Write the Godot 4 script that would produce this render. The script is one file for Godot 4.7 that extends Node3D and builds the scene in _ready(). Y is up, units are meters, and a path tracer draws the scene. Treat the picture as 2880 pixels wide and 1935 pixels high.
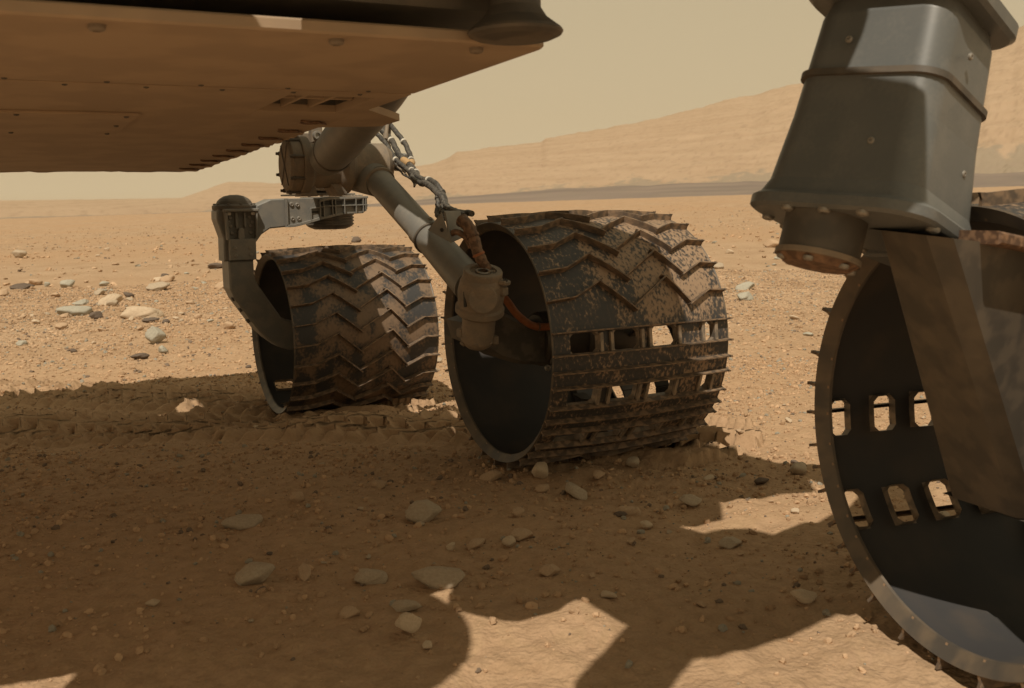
extends Node3D

const YAW := 0.4886922        # 28 degrees: the rover's outboard axis against the world's x axis
var CA := cos(YAW)
var SA := sin(YAW)
var M := {}
var n_fine := FastNoiseLite.new()
var n_mid := FastNoiseLite.new()
var n_big := FastNoiseLite.new()
var rng := RandomNumberGenerator.new()
var rover: Node3D
var bolt_mesh: ArrayMesh
var washer_mesh: ArrayMesh
var counts := {}


# ------------------------------------------------------------------ mesh building
class Shape:
	var v := PackedVector3Array()
	var n := PackedVector3Array()
	var c := PackedColorArray()
	var uv := PackedVector2Array()
	var ix := PackedInt32Array()

	func tri(a: Vector3, b: Vector3, d: Vector3) -> void:   # counter-clockwise seen from outside
		var nn := (b - a).cross(d - a)
		if nn.length_squared() < 1e-18:
			return
		nn = nn.normalized()
		var k := v.size()
		v.append_array(PackedVector3Array([a, d, b]))
		n.append_array(PackedVector3Array([nn, nn, nn]))
		ix.append_array(PackedInt32Array([k, k + 1, k + 2]))

	func quad(a: Vector3, b: Vector3, d: Vector3, e: Vector3) -> void:
		tri(a, b, d)
		tri(a, d, e)

	func smooth_quad(a: Vector3, b: Vector3, d: Vector3, e: Vector3, na: Vector3, nb: Vector3, nd: Vector3, ne: Vector3) -> void:
		var k := v.size()
		v.append_array(PackedVector3Array([a, b, d, e]))
		n.append_array(PackedVector3Array([na, nb, nd, ne]))
		var nat := (b - a).cross(d - a) + (d - a).cross(e - a)
		if nat.dot(na + nb + nd + ne) >= 0.0:
			ix.append_array(PackedInt32Array([k, k + 2, k + 1, k, k + 3, k + 2]))
		else:
			ix.append_array(PackedInt32Array([k, k + 1, k + 2, k, k + 2, k + 3]))

	func mesh() -> ArrayMesh:
		var arr := []
		arr.resize(Mesh.ARRAY_MAX)
		arr[Mesh.ARRAY_VERTEX] = v
		arr[Mesh.ARRAY_NORMAL] = n
		if c.size() == v.size():
			arr[Mesh.ARRAY_COLOR] = c
		if uv.size() == v.size():
			arr[Mesh.ARRAY_TEX_UV] = uv
		arr[Mesh.ARRAY_INDEX] = ix
		var m := ArrayMesh.new()
		m.add_surface_from_arrays(Mesh.PRIMITIVE_TRIANGLES, arr)
		return m

	# a turned shape; profile of (radius, height) along the axis; every segment keeps a crisp edge
	func lathe(profile: Array, sides: int, at: Vector3, axis: Vector3, scallop := 0.0, lobes := 0) -> void:
		var w := axis.normalized()
		var u := w.cross(Vector3(0.31, 0.17, 0.93)).normalized()
		var t := w.cross(u)
		for i in profile.size() - 1:
			var p: Vector2 = profile[i]
			var q: Vector2 = profile[i + 1]
			var d := q - p
			if d.length() < 1e-6:
				continue
			var nr := Vector2(d.y, -d.x).normalized()
			for s in sides:
				var a0 := TAU * s / sides
				var a1 := TAU * (s + 1) / sides
				var k0 := 1.0 + scallop * sin(a0 * lobes)
				var k1 := 1.0 + scallop * sin(a1 * lobes)
				var r0 := u * cos(a0) + t * sin(a0)
				var r1 := u * cos(a1) + t * sin(a1)
				smooth_quad(at + r0 * p.x * k0 + w * p.y, at + r1 * p.x * k1 + w * p.y, at + r1 * q.x * k1 + w * q.y, at + r0 * q.x * k0 + w * q.y,
					r0 * nr.x + w * nr.y, r1 * nr.x + w * nr.y, r1 * nr.x + w * nr.y, r0 * nr.x + w * nr.y)

	# a swept round tube
	func tube(path: Array, radii: Array, sides: int, caps := true) -> void:
		var m := path.size()
		var dirs := []
		for i in m:
			var a: Vector3 = path[maxi(i - 1, 0)]
			var b: Vector3 = path[mini(i + 1, m - 1)]
			dirs.append((b - a).normalized())
		var u: Vector3 = dirs[0].cross(Vector3(0.13, 0.97, 0.21)).normalized()
		var rings := []
		var nrm := []
		for i in m:
			var w: Vector3 = dirs[i]
			u = (u - w * u.dot(w)).normalized()
			var t := w.cross(u)
			var ring := []
			var rn := []
			var r: float = radii[mini(i, radii.size() - 1)]
			for s in sides:
				var a := TAU * s / sides
				var e := u * cos(a) + t * sin(a)
				ring.append(path[i] + e * r)
				rn.append(e)
			rings.append(ring)
			nrm.append(rn)
		for i in m - 1:
			for s in sides:
				var s1 := (s + 1) % sides
				smooth_quad(rings[i][s], rings[i][s1], rings[i + 1][s1], rings[i + 1][s], nrm[i][s], nrm[i][s1], nrm[i + 1][s1], nrm[i + 1][s])
		if caps:
			for s in sides:
				var s1 := (s + 1) % sides
				tri(path[0], rings[0][s1], rings[0][s])
				tri(path[m - 1], rings[m - 1][s], rings[m - 1][s1])

	static func inset(poly: PackedVector2Array, by: float) -> PackedVector2Array:
		var out := PackedVector2Array()
		var m := poly.size()
		for i in m:
			var a := poly[(i + m - 1) % m]
			var b := poly[i]
			var d := poly[(i + 1) % m]
			var n0 := Vector2(-(b - a).y, (b - a).x).normalized()
			var n1 := Vector2(-(d - b).y, (d - b).x).normalized()
			var bi := n0 + n1
			if bi.length() < 0.2:
				bi = n0
			out.append(b + bi / maxf(0.35, bi.dot(n0)) * by * (1.0 if bi.dot(n0) > 0.0 else -1.0))
		return out

	# an extruded outline (counter-clockwise in ux, uy) between w0 and w1 along ux x uy, edges chamfered by ch
	func prism(poly: PackedVector2Array, at: Vector3, ux: Vector3, uy: Vector3, w0: float, w1: float, ch := 0.003) -> void:
		if Geometry2D.is_polygon_clockwise(poly):   # Godot calls y-down clockwise
			pass
		var area := 0.0
		for i in poly.size():
			var a := poly[i]
			var b := poly[(i + 1) % poly.size()]
			area += a.x * b.y - b.x * a.y
		if area < 0.0:
			poly.reverse()
		var uz := ux.cross(uy).normalized()
		var ins := inset(poly, ch)
		var m := poly.size()
		var P := func(p: Vector2, w: float) -> Vector3: return at + ux * p.x + uy * p.y + uz * w
		var tr := Geometry2D.triangulate_polygon(ins)
		for i in range(0, tr.size(), 3):
			var a: Vector2 = ins[tr[i]]
			var b: Vector2 = ins[tr[i + 1]]
			var d: Vector2 = ins[tr[i + 2]]
			if (b - a).cross(d - a) < 0.0:
				var sw := b
				b = d
				d = sw
			tri(P.call(a, w1), P.call(b, w1), P.call(d, w1))
			tri(P.call(a, w0), P.call(d, w0), P.call(b, w0))
		for i in m:
			var j := (i + 1) % m
			quad(P.call(poly[i], w0 + ch), P.call(poly[j], w0 + ch), P.call(poly[j], w1 - ch), P.call(poly[i], w1 - ch))
			quad(P.call(poly[i], w1 - ch), P.call(poly[j], w1 - ch), P.call(ins[j], w1), P.call(ins[i], w1))
			quad(P.call(ins[i], w0), P.call(ins[j], w0), P.call(poly[j], w0 + ch), P.call(poly[i], w0 + ch))

	# a rounded square swept along w; profile of (half width, height)
	func loft(profile: Array, round_by: float, at: Vector3, ux: Vector3, uz: Vector3) -> void:
		var w := uz.cross(ux).normalized()
		for i in profile.size() - 1:
			var p: Vector2 = profile[i]
			var q: Vector2 = profile[i + 1]
			var d := q - p
			var nr := Vector2(d.y, -d.x).normalized()
			for c in 4:
				for s in 7:
					var pts := []
					var ns := []
					for e in 2:
						var k := s + e
						var ang := PI / 2.0 * c + PI / 2.0 * (minf(k, 6.0) / 6.0)
						if k == 7:
							ang = PI / 2.0 * (c + 1)
						var cc := c if k < 7 else c + 1
						var mid := PI / 2.0 * cc + PI / 4.0
						var dir := ux * cos(ang) + uz * sin(ang)
						var co := (ux * (1.0 if cos(mid) > 0.0 else -1.0) + uz * (1.0 if sin(mid) > 0.0 else -1.0))
						pts.append([co, dir])
						ns.append(dir * nr.x + w * nr.y)
					var f := func(o: Array, h: Vector2) -> Vector3: return at + o[0] * maxf(h.x - round_by, 0.0) + o[1] * minf(round_by, h.x) + w * h.y
					smooth_quad(f.call(pts[0], p), f.call(pts[1], p), f.call(pts[1], q), f.call(pts[0], q), ns[0], ns[1], ns[1], ns[0])

	func box(at: Vector3, size: Vector3, b := Basis.IDENTITY, ch := 0.003) -> void:
		var hx := size.x / 2.0
		var hy := size.y / 2.0
		var k := minf(ch, minf(hx, hy) * 0.4)
		var poly := PackedVector2Array([Vector2(-hx + k, -hy), Vector2(hx - k, -hy), Vector2(hx, -hy + k), Vector2(hx, hy - k), Vector2(hx - k, hy), Vector2(-hx + k, hy), Vector2(-hx, hy - k), Vector2(-hx, -hy + k)])
		prism(poly, at, b.x, b.y, -size.z / 2.0, size.z / 2.0, minf(k, size.z * 0.2))

	func beam(p0: Vector3, p1: Vector3, w: float, h: float, up := Vector3.UP, ch := 0.004) -> void:
		var z := (p1 - p0).normalized()
		var x := up.cross(z).normalized()
		var y := z.cross(x)
		box((p0 + p1) / 2.0, Vector3(w, h, p0.distance_to(p1)), Basis(x, y, z), ch)


func pv(a: Array) -> PackedVector2Array:
	var out := PackedVector2Array()
	for p in a:
		out.append(Vector2(p[0], p[1]))
	return out


func prof(a: Array) -> Array:
	var out := []
	for p in a:
		out.append(Vector2(p[0], p[1]))
	return out


func spline(pts: Array, step: int) -> Array:
	var out := []
	for i in pts.size() - 1:
		var p0: Vector3 = pts[maxi(i - 1, 0)]
		var p1: Vector3 = pts[i]
		var p2: Vector3 = pts[i + 1]
		var p3: Vector3 = pts[mini(i + 2, pts.size() - 1)]
		for s in step:
			out.append(p1.cubic_interpolate(p2, p0, p3, float(s) / step))
	out.append(pts[-1])
	return out


func obj(called: String, m: Mesh, mat: Material, parent: Node, t := Transform3D.IDENTITY) -> MeshInstance3D:
	var o := MeshInstance3D.new()
	o.name = called
	o.mesh = m
	o.material_override = mat
	o.transform = t
	parent.add_child(o, true)
	return o


func numbered(called: String) -> String:
	var k: int = counts.get(called, 0)
	counts[called] = k + 1
	return called if k == 0 else "%s_%03d" % [called, k]


func tag(o: Node, label: String, category: String, group := "", kind := "") -> void:
	if label:
		o.set_meta("label", label)
	if category:
		o.set_meta("category", category)
	if group:
		o.set_meta("group", group)
	if kind:
		o.set_meta("kind", kind)


func bolt(parent: Node, at: Vector3, dir: Vector3, r: float, mat: Material = null) -> void:
	var z := dir.normalized()
	var x := z.cross(Vector3(0.2, 0.9, 0.37)).normalized()
	var b := Basis(x, z.cross(x), z).scaled_local(Vector3.ONE * r)
	obj("bolt", bolt_mesh, mat if mat else M.bolt, parent, Transform3D(b, at))


# ------------------------------------------------------------------ materials
func lin(r: float, g: float, b: float) -> Color:
	return Color(r, g, b).linear_to_srgb()


func noise_picture(size: int, seed_: int, freq: float, octaves: int, lo: Color, hi: Color, from: float, to: float, freq2 := 0.0, mixing := 0.5) -> ImageTexture:
	var f := FastNoiseLite.new()
	f.seed = seed_
	f.frequency = freq
	f.fractal_octaves = octaves
	var im := f.get_seamless_image(size, size)
	im.convert(Image.FORMAT_L8)
	var d := im.get_data()
	var d2 := PackedByteArray()
	if freq2 > 0.0:
		f.seed = seed_ + 7
		f.frequency = freq2
		f.fractal_octaves = 3
		var im2 := f.get_seamless_image(size, size)
		im2.convert(Image.FORMAT_L8)
		d2 = im2.get_data()
	var out := PackedByteArray()
	out.resize(size * size * 3)
	var cols := []
	var lut := PackedByteArray()
	for i in 256:
		var t := smoothstep(from, to, i / 255.0)
		var q := Color(lerpf(lo.r, hi.r, t), lerpf(lo.g, hi.g, t), lerpf(lo.b, hi.b, t)).linear_to_srgb()
		lut.append(int(q.r * 255.0))
		lut.append(int(q.g * 255.0))
		lut.append(int(q.b * 255.0))
	for i in size * size:
		var val: int = d[i]
		if freq2 > 0.0:
			val = int(clampf(d[i] * (1.0 - mixing) + d2[i] * mixing, 0, 255))
		out[i * 3] = lut[val * 3]
		out[i * 3 + 1] = lut[val * 3 + 1]
		out[i * 3 + 2] = lut[val * 3 + 2]
	return ImageTexture.create_from_image(Image.create_from_data(size, size, false, Image.FORMAT_RGB8, out))


func bump_picture(size: int, seed_: int, freq: float, octaves: int, cellular := false) -> ImageTexture:
	var f := FastNoiseLite.new()
	f.seed = seed_
	f.frequency = freq
	f.fractal_octaves = octaves
	if cellular:
		f.noise_type = FastNoiseLite.TYPE_CELLULAR
	return ImageTexture.create_from_image(f.get_seamless_image(size, size))


func mat(called: String, tex: Texture2D, scale: float, rough: float, metal := 0.0, world := false) -> StandardMaterial3D:
	var m := StandardMaterial3D.new()
	m.resource_name = called
	m.albedo_texture = tex
	m.roughness = rough
	m.metallic = metal
	m.uv1_triplanar = true
	m.uv1_world_triplanar = world
	m.uv1_scale = Vector3.ONE * scale
	M[called] = m
	return m


func plain(called: String, c: Color, rough: float, metal := 0.0) -> StandardMaterial3D:
	var m := StandardMaterial3D.new()
	m.resource_name = called
	m.albedo_color = c
	m.roughness = rough
	m.metallic = metal
	M[called] = m
	return m


# dust on a tread: where it lies is copied from the photograph (thick on the outer half of the big wheel, thin by its inner rim)
func tread(called: String, seed_: int, which: int) -> void:
	var w := 384
	var h := 1024
	var f := FastNoiseLite.new()
	f.seed = seed_
	f.fractal_octaves = 4
	f.frequency = 0.012
	var coarse := f.get_seamless_image(w, h)
	coarse.convert(Image.FORMAT_L8)
	var dc := coarse.get_data()
	f.seed = seed_ + 3
	f.frequency = 0.11
	var fine := f.get_seamless_image(w, h)
	fine.convert(Image.FORMAT_L8)
	var df := fine.get_data()
	f.seed = seed_ + 5
	f.frequency = 0.3
	f.fractal_octaves = 2
	var speck := f.get_seamless_image(w, h)
	speck.convert(Image.FORMAT_L8)
	var dp := speck.get_data()
	var out := PackedByteArray()
	out.resize(w * h * 3)
	var clean := Color(0.046, 0.045, 0.046)
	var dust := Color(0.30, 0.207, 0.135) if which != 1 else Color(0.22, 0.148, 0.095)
	var film := Color(0.12, 0.085, 0.058)
	for y in h:
		var deg := float(y) / h * 360.0 - 180.0
		for x in w:
			var i := y * w + x
			var u := float(x) / w
			var a := dc[i] / 255.0
			var b := df[i] / 255.0
			var cov := 0.30
			if which == 0:
				cov = lerpf(0.06, 0.66, smoothstep(0.22, 0.5, u + (a - 0.5) * 0.3))
				if deg < 24.0 and deg > -60.0:
					cov = lerpf(cov * 0.45, cov, smoothstep(6.0, 24.0, deg))
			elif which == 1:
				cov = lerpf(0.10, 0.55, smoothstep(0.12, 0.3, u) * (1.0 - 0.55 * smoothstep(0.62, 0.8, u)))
			else:
				cov = 0.12
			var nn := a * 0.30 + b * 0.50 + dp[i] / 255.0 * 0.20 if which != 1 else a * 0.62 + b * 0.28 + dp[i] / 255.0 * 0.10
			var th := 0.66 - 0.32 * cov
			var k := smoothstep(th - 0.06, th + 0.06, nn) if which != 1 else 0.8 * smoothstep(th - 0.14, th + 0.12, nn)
			var g := smoothstep(th - 0.16, th, nn) * 0.6
			var q := clean.lerp(film, g).lerp(dust, k)
			q = (q * (0.9 + 0.2 * b)).linear_to_srgb()
			out[i * 3] = int(clampf(q.r, 0, 1) * 255.0)
			out[i * 3 + 1] = int(clampf(q.g, 0, 1) * 255.0)
			out[i * 3 + 2] = int(clampf(q.b, 0, 1) * 255.0)
	var m := StandardMaterial3D.new()
	m.resource_name = called
	m.albedo_texture = ImageTexture.create_from_image(Image.create_from_data(w, h, false, Image.FORMAT_RGB8, out))
	m.roughness = 0.5
	m.metallic = 0.1
	M[called] = m


func make_materials() -> void:
	# black anodised skin under caked and brushed dust, laid out flat: across the tread and round the wheel
	tread("wheel_skin", 3, 0)
	tread("wheel_skin_rear", 11, 1)
	tread("wheel_skin_front", 17, 2)
	mat("inner_skin", noise_picture(256, 19, 0.014, 4, Color(0.046, 0.045, 0.046), Color(0.075, 0.062, 0.052), 0.4, 0.8), 2.0, 0.6, 0.0)
	mat("rim", noise_picture(256, 29, 0.02, 4, Color(0.075, 0.066, 0.056), Color(0.15, 0.115, 0.08), 0.3, 0.75), 4.0, 0.5, 0.1)
	mat("grouser", noise_picture(256, 5, 0.03, 4, Color(0.10, 0.075, 0.055), Color(0.26, 0.175, 0.11), 0.35, 0.7), 6.0, 0.6, 0.1)
	mat("hole_edge", noise_picture(128, 23, 0.04, 3, Color(0.19, 0.16, 0.13), Color(0.34, 0.27, 0.20), 0.3, 0.7), 8.0, 0.5, 0.3)
	mat("grey_paint", noise_picture(512, 31, 0.012, 5, Color(0.165, 0.162, 0.148), Color(0.205, 0.19, 0.165), 0.35, 0.7, 0.09, 0.3), 3.0, 0.5, 0.0)
	mat("dark_paint", noise_picture(256, 37, 0.02, 4, Color(0.07, 0.062, 0.052), Color(0.12, 0.10, 0.078), 0.35, 0.7), 4.0, 0.6, 0.0)
	mat("dusty_paint", noise_picture(512, 41, 0.014, 5, Color(0.175, 0.145, 0.112), Color(0.245, 0.19, 0.135), 0.3, 0.7, 0.08, 0.3), 4.0, 0.7, 0.0)
	mat("belly", noise_picture(512, 43, 0.010, 4, Color(0.33, 0.245, 0.165), Color(0.38, 0.28, 0.185), 0.3, 0.7), 1.4, 0.8, 0.0)
	mat("housing_paint", noise_picture(512, 33, 0.012, 5, Color(0.112, 0.120, 0.120), Color(0.145, 0.148, 0.142), 0.35, 0.7, 0.12, 0.35), 3.0, 0.42, 0.0)
	plain("black", lin(0.02, 0.018, 0.016), 0.6)
	plain("hub_metal", lin(0.07, 0.06, 0.05), 0.5, 0.4)
	plain("bolt", lin(0.27, 0.25, 0.22), 0.4, 0.35)
	plain("tie", lin(0.62, 0.58, 0.5), 0.5)
	mat("cable", noise_picture(128, 47, 0.06, 3, Color(0.035, 0.033, 0.03), Color(0.13, 0.115, 0.095), 0.35, 0.8), 14.0, 0.55)
	mat("brown_wrap", noise_picture(128, 53, 0.05, 3, Color(0.09, 0.05, 0.03), Color(0.22, 0.13, 0.075), 0.3, 0.7), 14.0, 0.65)
	mat("orange_cable", noise_picture(128, 59, 0.04, 3, Color(0.26, 0.085, 0.03), Color(0.34, 0.13, 0.05), 0.3, 0.7), 8.0, 0.6)
	plain("tan_wrap", lin(0.45, 0.29, 0.14), 0.5)
	# ground
	var g := mat("soil", noise_picture(1024, 61, 0.03, 6, Color(0.80, 0.79, 0.77), Color(1.0, 1.0, 1.0), 0.25, 0.72, 0.22, 0.45), 0.9, 1.0, 0.0, true)
	g.vertex_color_use_as_albedo = true
	g.metallic_specular = 0.2
	g.heightmap_enabled = true
	g.heightmap_texture = bump_picture(1024, 67, 0.085, 5)
	g.heightmap_scale = 0.32
	for k in [["stone_tan", Color(0.38, 0.27, 0.175), Color(0.48, 0.345, 0.23)], ["stone_grey", Color(0.35, 0.28, 0.205), Color(0.45, 0.37, 0.275)], ["stone_pale", Color(0.44, 0.345, 0.245), Color(0.55, 0.44, 0.32)], ["stone_dark", Color(0.10, 0.08, 0.065), Color(0.17, 0.13, 0.10)], ["stone_blue", Color(0.32, 0.30, 0.245), Color(0.42, 0.395, 0.325)]]:
		var sm := mat(k[0], noise_picture(256, 71 + k[0].length() * 3, 0.03, 5, k[1], k[2], 0.3, 0.7, 0.15, 0.45), 0.7, 0.95)
		sm.metallic_specular = 0.2
	var hm := StandardMaterial3D.new()
	hm.vertex_color_use_as_albedo = true
	hm.roughness = 1.0
	hm.metallic_specular = 0.1
	M["far_land"] = hm
	var gm := StandardMaterial3D.new()
	gm.vertex_color_use_as_albedo = true
	gm.roughness = 1.0
	gm.metallic_specular = 0.2
	M["gravel"] = gm


# ------------------------------------------------------------------ terrain
const TRACK_A := [Vector2(0.28, -2.30), Vector2(-0.05, -2.50), Vector2(-0.35, -2.64), Vector2(-0.72, -2.80), Vector2(-1.12, -2.90), Vector2(-1.65, -3.02), Vector2(-2.4, -3.15)]
const TRACK_B := [Vector2(-0.55, -3.22), Vector2(-0.9, -3.34), Vector2(-1.35, -3.50), Vector2(-1.9, -3.68), Vector2(-2.7, -3.9)]
const CHEVRON := [[-0.003, -0.2], [0.056, 0.8], [0.115, 7.0], [0.177, -5.4], [0.270, 7.0], [0.318, -5.6], [0.369, 0.0], [0.413, -0.5]]


func chevron_at(u: float) -> float:   # degrees round the wheel at u metres across its tread
	for i in 7:
		if u <= CHEVRON[i + 1][0]:
			return lerpf(CHEVRON[i][1], CHEVRON[i + 1][1], clampf((u - CHEVRON[i][0]) / (CHEVRON[i + 1][0] - CHEVRON[i][0]), 0.0, 1.0))
	return -0.5


func track_relief(path: Array, x: float, z: float, churn: float) -> float:
	var p := Vector2(x, z)
	var best := 9.0
	var along := 0.0
	var across := 0.0
	var run := 0.0
	for i in path.size() - 1:
		var a: Vector2 = path[i]
		var b: Vector2 = path[i + 1]
		var d := b - a
		var l := d.length()
		var t := clampf((p - a).dot(d) / (l * l), 0.0, 1.0)
		var q := a + d * t
		var dist := q.distance_to(p)
		if dist < best:
			best = dist
			along = run + t * l
			across = (p - a).cross(d) / l
		run += l
	if best > 0.30:
		return 0.0
	var u := across + 0.205
	var inside := smoothstep(0.225, 0.185, absf(across))
	var s := along + chevron_at(clampf(u, 0.0, 0.41)) * 0.0046 * 1.3
	var ph := fposmod(s / 0.064, 1.0)
	var groove := smoothstep(0.0, 0.05, ph) * (1.0 - smoothstep(0.13, 0.24, ph))
	var cut := -0.004 - 0.030 * groove + 0.030 * smoothstep(0.24, 0.98, ph)
	cut *= 0.85 + 0.4 * n_mid.get_noise_2d(x * 2.5 + 40.0, z * 2.5)
	cut += churn * 0.004 * n_mid.get_noise_2d(x * 7.0, z * 7.0) + 0.0012 * n_fine.get_noise_2d(x * 40.0, z * 40.0)
	var berm := 0.005 * exp(-pow((absf(across) - 0.225) / 0.03, 2.0)) * (0.8 + 0.9 * n_mid.get_noise_2d(x * 7.0, z * 7.0))
	return cut * inside + berm


const BASE_R := [0.3, 0.7, 1.3, 1.84, 2.5, 3.12, 4.5]
const BASE_Y := [0.01, 0.028, 0.02, 0.0, -0.05, -0.11, -0.135]


func ground_h(x: float, z: float) -> float:
	var r := -(x * SA + z * CA)
	var d := sqrt(x * x + z * z)
	var y: float = BASE_Y[0]
	if r >= BASE_R[6]:
		y = BASE_Y[6]
	elif r > BASE_R[0]:
		for i in 6:
			if r < BASE_R[i + 1]:
				y = lerpf(BASE_Y[i], BASE_Y[i + 1], smoothstep(0.0, 1.0, (r - BASE_R[i]) / (BASE_R[i + 1] - BASE_R[i])))
				break
	var far := smoothstep(4.0, 30.0, d)
	y += (0.015 * x - 0.003 * d) * far
	var near := 1.0 - smoothstep(9.0, 25.0, d)
	if near > 0.0:
		y += near * (0.010 * n_mid.get_noise_2d(x * 2.2, z * 2.2) + 0.006 * n_mid.get_noise_2d(x * 8.0 + 31.0, z * 8.0) + 0.0032 * n_fine.get_noise_2d(x * 26.0, z * 26.0))
	y += smoothstep(4.5, 12.0, d) * 0.05 * n_big.get_noise_2d(x * 0.35, z * 0.35)
	y += smoothstep(15.0, 90.0, d) * (0.32 * n_big.get_noise_2d(x * 0.03, z * 0.03) + 0.10 * n_big.get_noise_2d(x * 0.12 + 50.0, z * 0.12))
	if d > 1.9 and d < 5.2:
		y += track_relief(TRACK_A, x, z, 1.0) + track_relief(TRACK_B, x, z, 1.0)
	# soil shouldered aside at the foot of the mid wheel
	var q := Vector2(x - 0.22, z + 2.02)
	y += 0.012 * exp(-q.length_squared() / 0.03) * (0.6 + n_mid.get_noise_2d(x * 14.0, z * 14.0))
	return y


func soil_color(x: float, z: float) -> Color:
	var a := Color(0.395, 0.272, 0.172)
	var b := Color(0.46, 0.328, 0.215)
	var t := 0.5 + 0.9 * n_big.get_noise_2d(x * 0.9 + 9.0, z * 0.9) + 0.6 * n_mid.get_noise_2d(x * 4.0, z * 4.0 + 70.0)
	var q := a.lerp(b, clampf(t, 0.0, 1.0))
	# redder sand sheets
	var s := n_big.get_noise_2d(x * 0.11 + 200.0, z * 0.11)
	q = q.lerp(Color(0.44, 0.294, 0.18), clampf(0.35 + 1.2 * s, 0.0, 0.8))
	return q


func build_ground() -> void:
	var radii := []
	var r := 0.15
	while r < 9000.0:
		radii.append(r)
		var k := 1.022
		if r > 2.25 and r < 3.9:
			k = 1.0030
		elif r > 1.0 and r < 5.0:
			k = 1.0066
		elif r >= 5.0 and r < 14.0:
			k = 1.011
		elif r >= 14.0 and r < 200.0:
			k = 1.02
		elif r >= 200.0:
			k = 1.06
		r *= k
	var angs := []
	var a := -180.0
	while a < 180.0:
		angs.append(deg_to_rad(a))
		a += 0.14 if a >= -36.0 and a < 36.0 else 1.5
	var nr := radii.size()
	var na := angs.size()
	var v := PackedVector3Array()
	var c := PackedColorArray()
	var nn := PackedVector3Array()
	v.resize(nr * na)
	c.resize(nr * na)
	nn.resize(nr * na)
	for i in nr:
		for j in na:
			var x: float = radii[i] * sin(angs[j])
			var z: float = -radii[i] * cos(angs[j])
			v[i * na + j] = Vector3(x, ground_h(x, z), z)
			c[i * na + j] = soil_color(x, z)
	var ix := PackedInt32Array()
	ix.resize((nr - 1) * na * 6)
	var w := 0
	for i in nr - 1:
		for j in na:
			var j1 := (j + 1) % na
			var p := i * na + j
			var q := i * na + j1
			var e := (i + 1) * na + j
			var f := (i + 1) * na + j1
			ix[w] = p
			ix[w + 1] = e
			ix[w + 2] = f
			ix[w + 3] = p
			ix[w + 4] = f
			ix[w + 5] = q
			w += 6
	for i in nr:
		for j in na:
			var dj := v[i * na + (j + 1) % na] - v[i * na + (j + na - 1) % na]
			var di := v[mini(i + 1, nr - 1) * na + j] - v[maxi(i - 1, 0) * na + j]
			nn[i * na + j] = dj.cross(di).normalized()
	var arr := []
	arr.resize(Mesh.ARRAY_MAX)
	arr[Mesh.ARRAY_VERTEX] = v
	arr[Mesh.ARRAY_NORMAL] = nn
	arr[Mesh.ARRAY_COLOR] = c
	arr[Mesh.ARRAY_INDEX] = ix
	var m := ArrayMesh.new()
	m.add_surface_from_arrays(Mesh.PRIMITIVE_TRIANGLES, arr)
	var o := obj("ground", m, M.soil, self)
	tag(o, "tan gravelly sand with wheel tracks pressed into it", "ground", "", "structure")
	print("ground ", v.size())


# far land: bearing (tangent of the angle right of straight ahead) against rise (tangent above the level)
const RIDGE := [[-3.0, 0.010], [-1.2, 0.012], [-0.56, 0.006], [-0.377, 0.0055], [-0.325, 0.0055], [-0.30, 0.0130], [-0.278, 0.0202], [-0.254, 0.0198], [-0.234, 0.0182], [-0.183, 0.0198], [-0.139, 0.0250], [-0.103, 0.0318], [-0.073, 0.0352], [-0.06, 0.0404], [-0.051, 0.0460], [-0.003, 0.0515], [0.032, 0.0536], [0.037, 0.0574], [0.085, 0.0645], [0.147, 0.0745], [0.21, 0.0878], [0.278, 0.1006], [0.366, 0.1165], [0.51, 0.1415], [0.8, 0.165], [1.3, 0.15], [3.0, 0.06]]


func ridge(t: float) -> float:
	for i in RIDGE.size() - 1:
		if t < RIDGE[i + 1][0]:
			return lerpf(RIDGE[i][1], RIDGE[i + 1][1], clampf((t - RIDGE[i][0]) / (RIDGE[i + 1][0] - RIDGE[i][0]), 0.0, 1.0))
	return 0.06


func far_sheet(called: String, label: String, t0: float, t1: float, cols: int, rows: int, fn: Callable) -> void:
	var v := PackedVector3Array()
	var c := PackedColorArray()
	var nn := PackedVector3Array()
	var ix := PackedInt32Array()
	for i in rows:
		for j in cols:
			var res: Array = fn.call(lerpf(t0, t1, float(j) / (cols - 1)), float(i) / (rows - 1))
			v.append(res[0])
			c.append(res[1])
	for i in rows:
		for j in cols:
			var dj := v[i * cols + mini(j + 1, cols - 1)] - v[i * cols + maxi(j - 1, 0)]
			var di := v[mini(i + 1, rows - 1) * cols + j] - v[maxi(i - 1, 0) * cols + j]
			var q := dj.cross(di).normalized()
			nn.append(q if q.y > 0.0 else -q)
	for i in rows - 1:
		for j in cols - 1:
			var p := i * cols + j
			ix.append_array(PackedInt32Array([p, p + cols, p + cols + 1, p, p + cols + 1, p + 1]))
	var arr := []
	arr.resize(Mesh.ARRAY_MAX)
	arr[Mesh.ARRAY_VERTEX] = v
	arr[Mesh.ARRAY_NORMAL] = nn
	arr[Mesh.ARRAY_COLOR] = c
	arr[Mesh.ARRAY_INDEX] = ix
	var m := ArrayMesh.new()
	m.add_surface_from_arrays(Mesh.PRIMITIVE_TRIANGLES, arr)
	var o := obj(called, m, M.far_land, self)
	tag(o, label, "hill" if called == "mountain" else "dunes", "", "structure")


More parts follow.
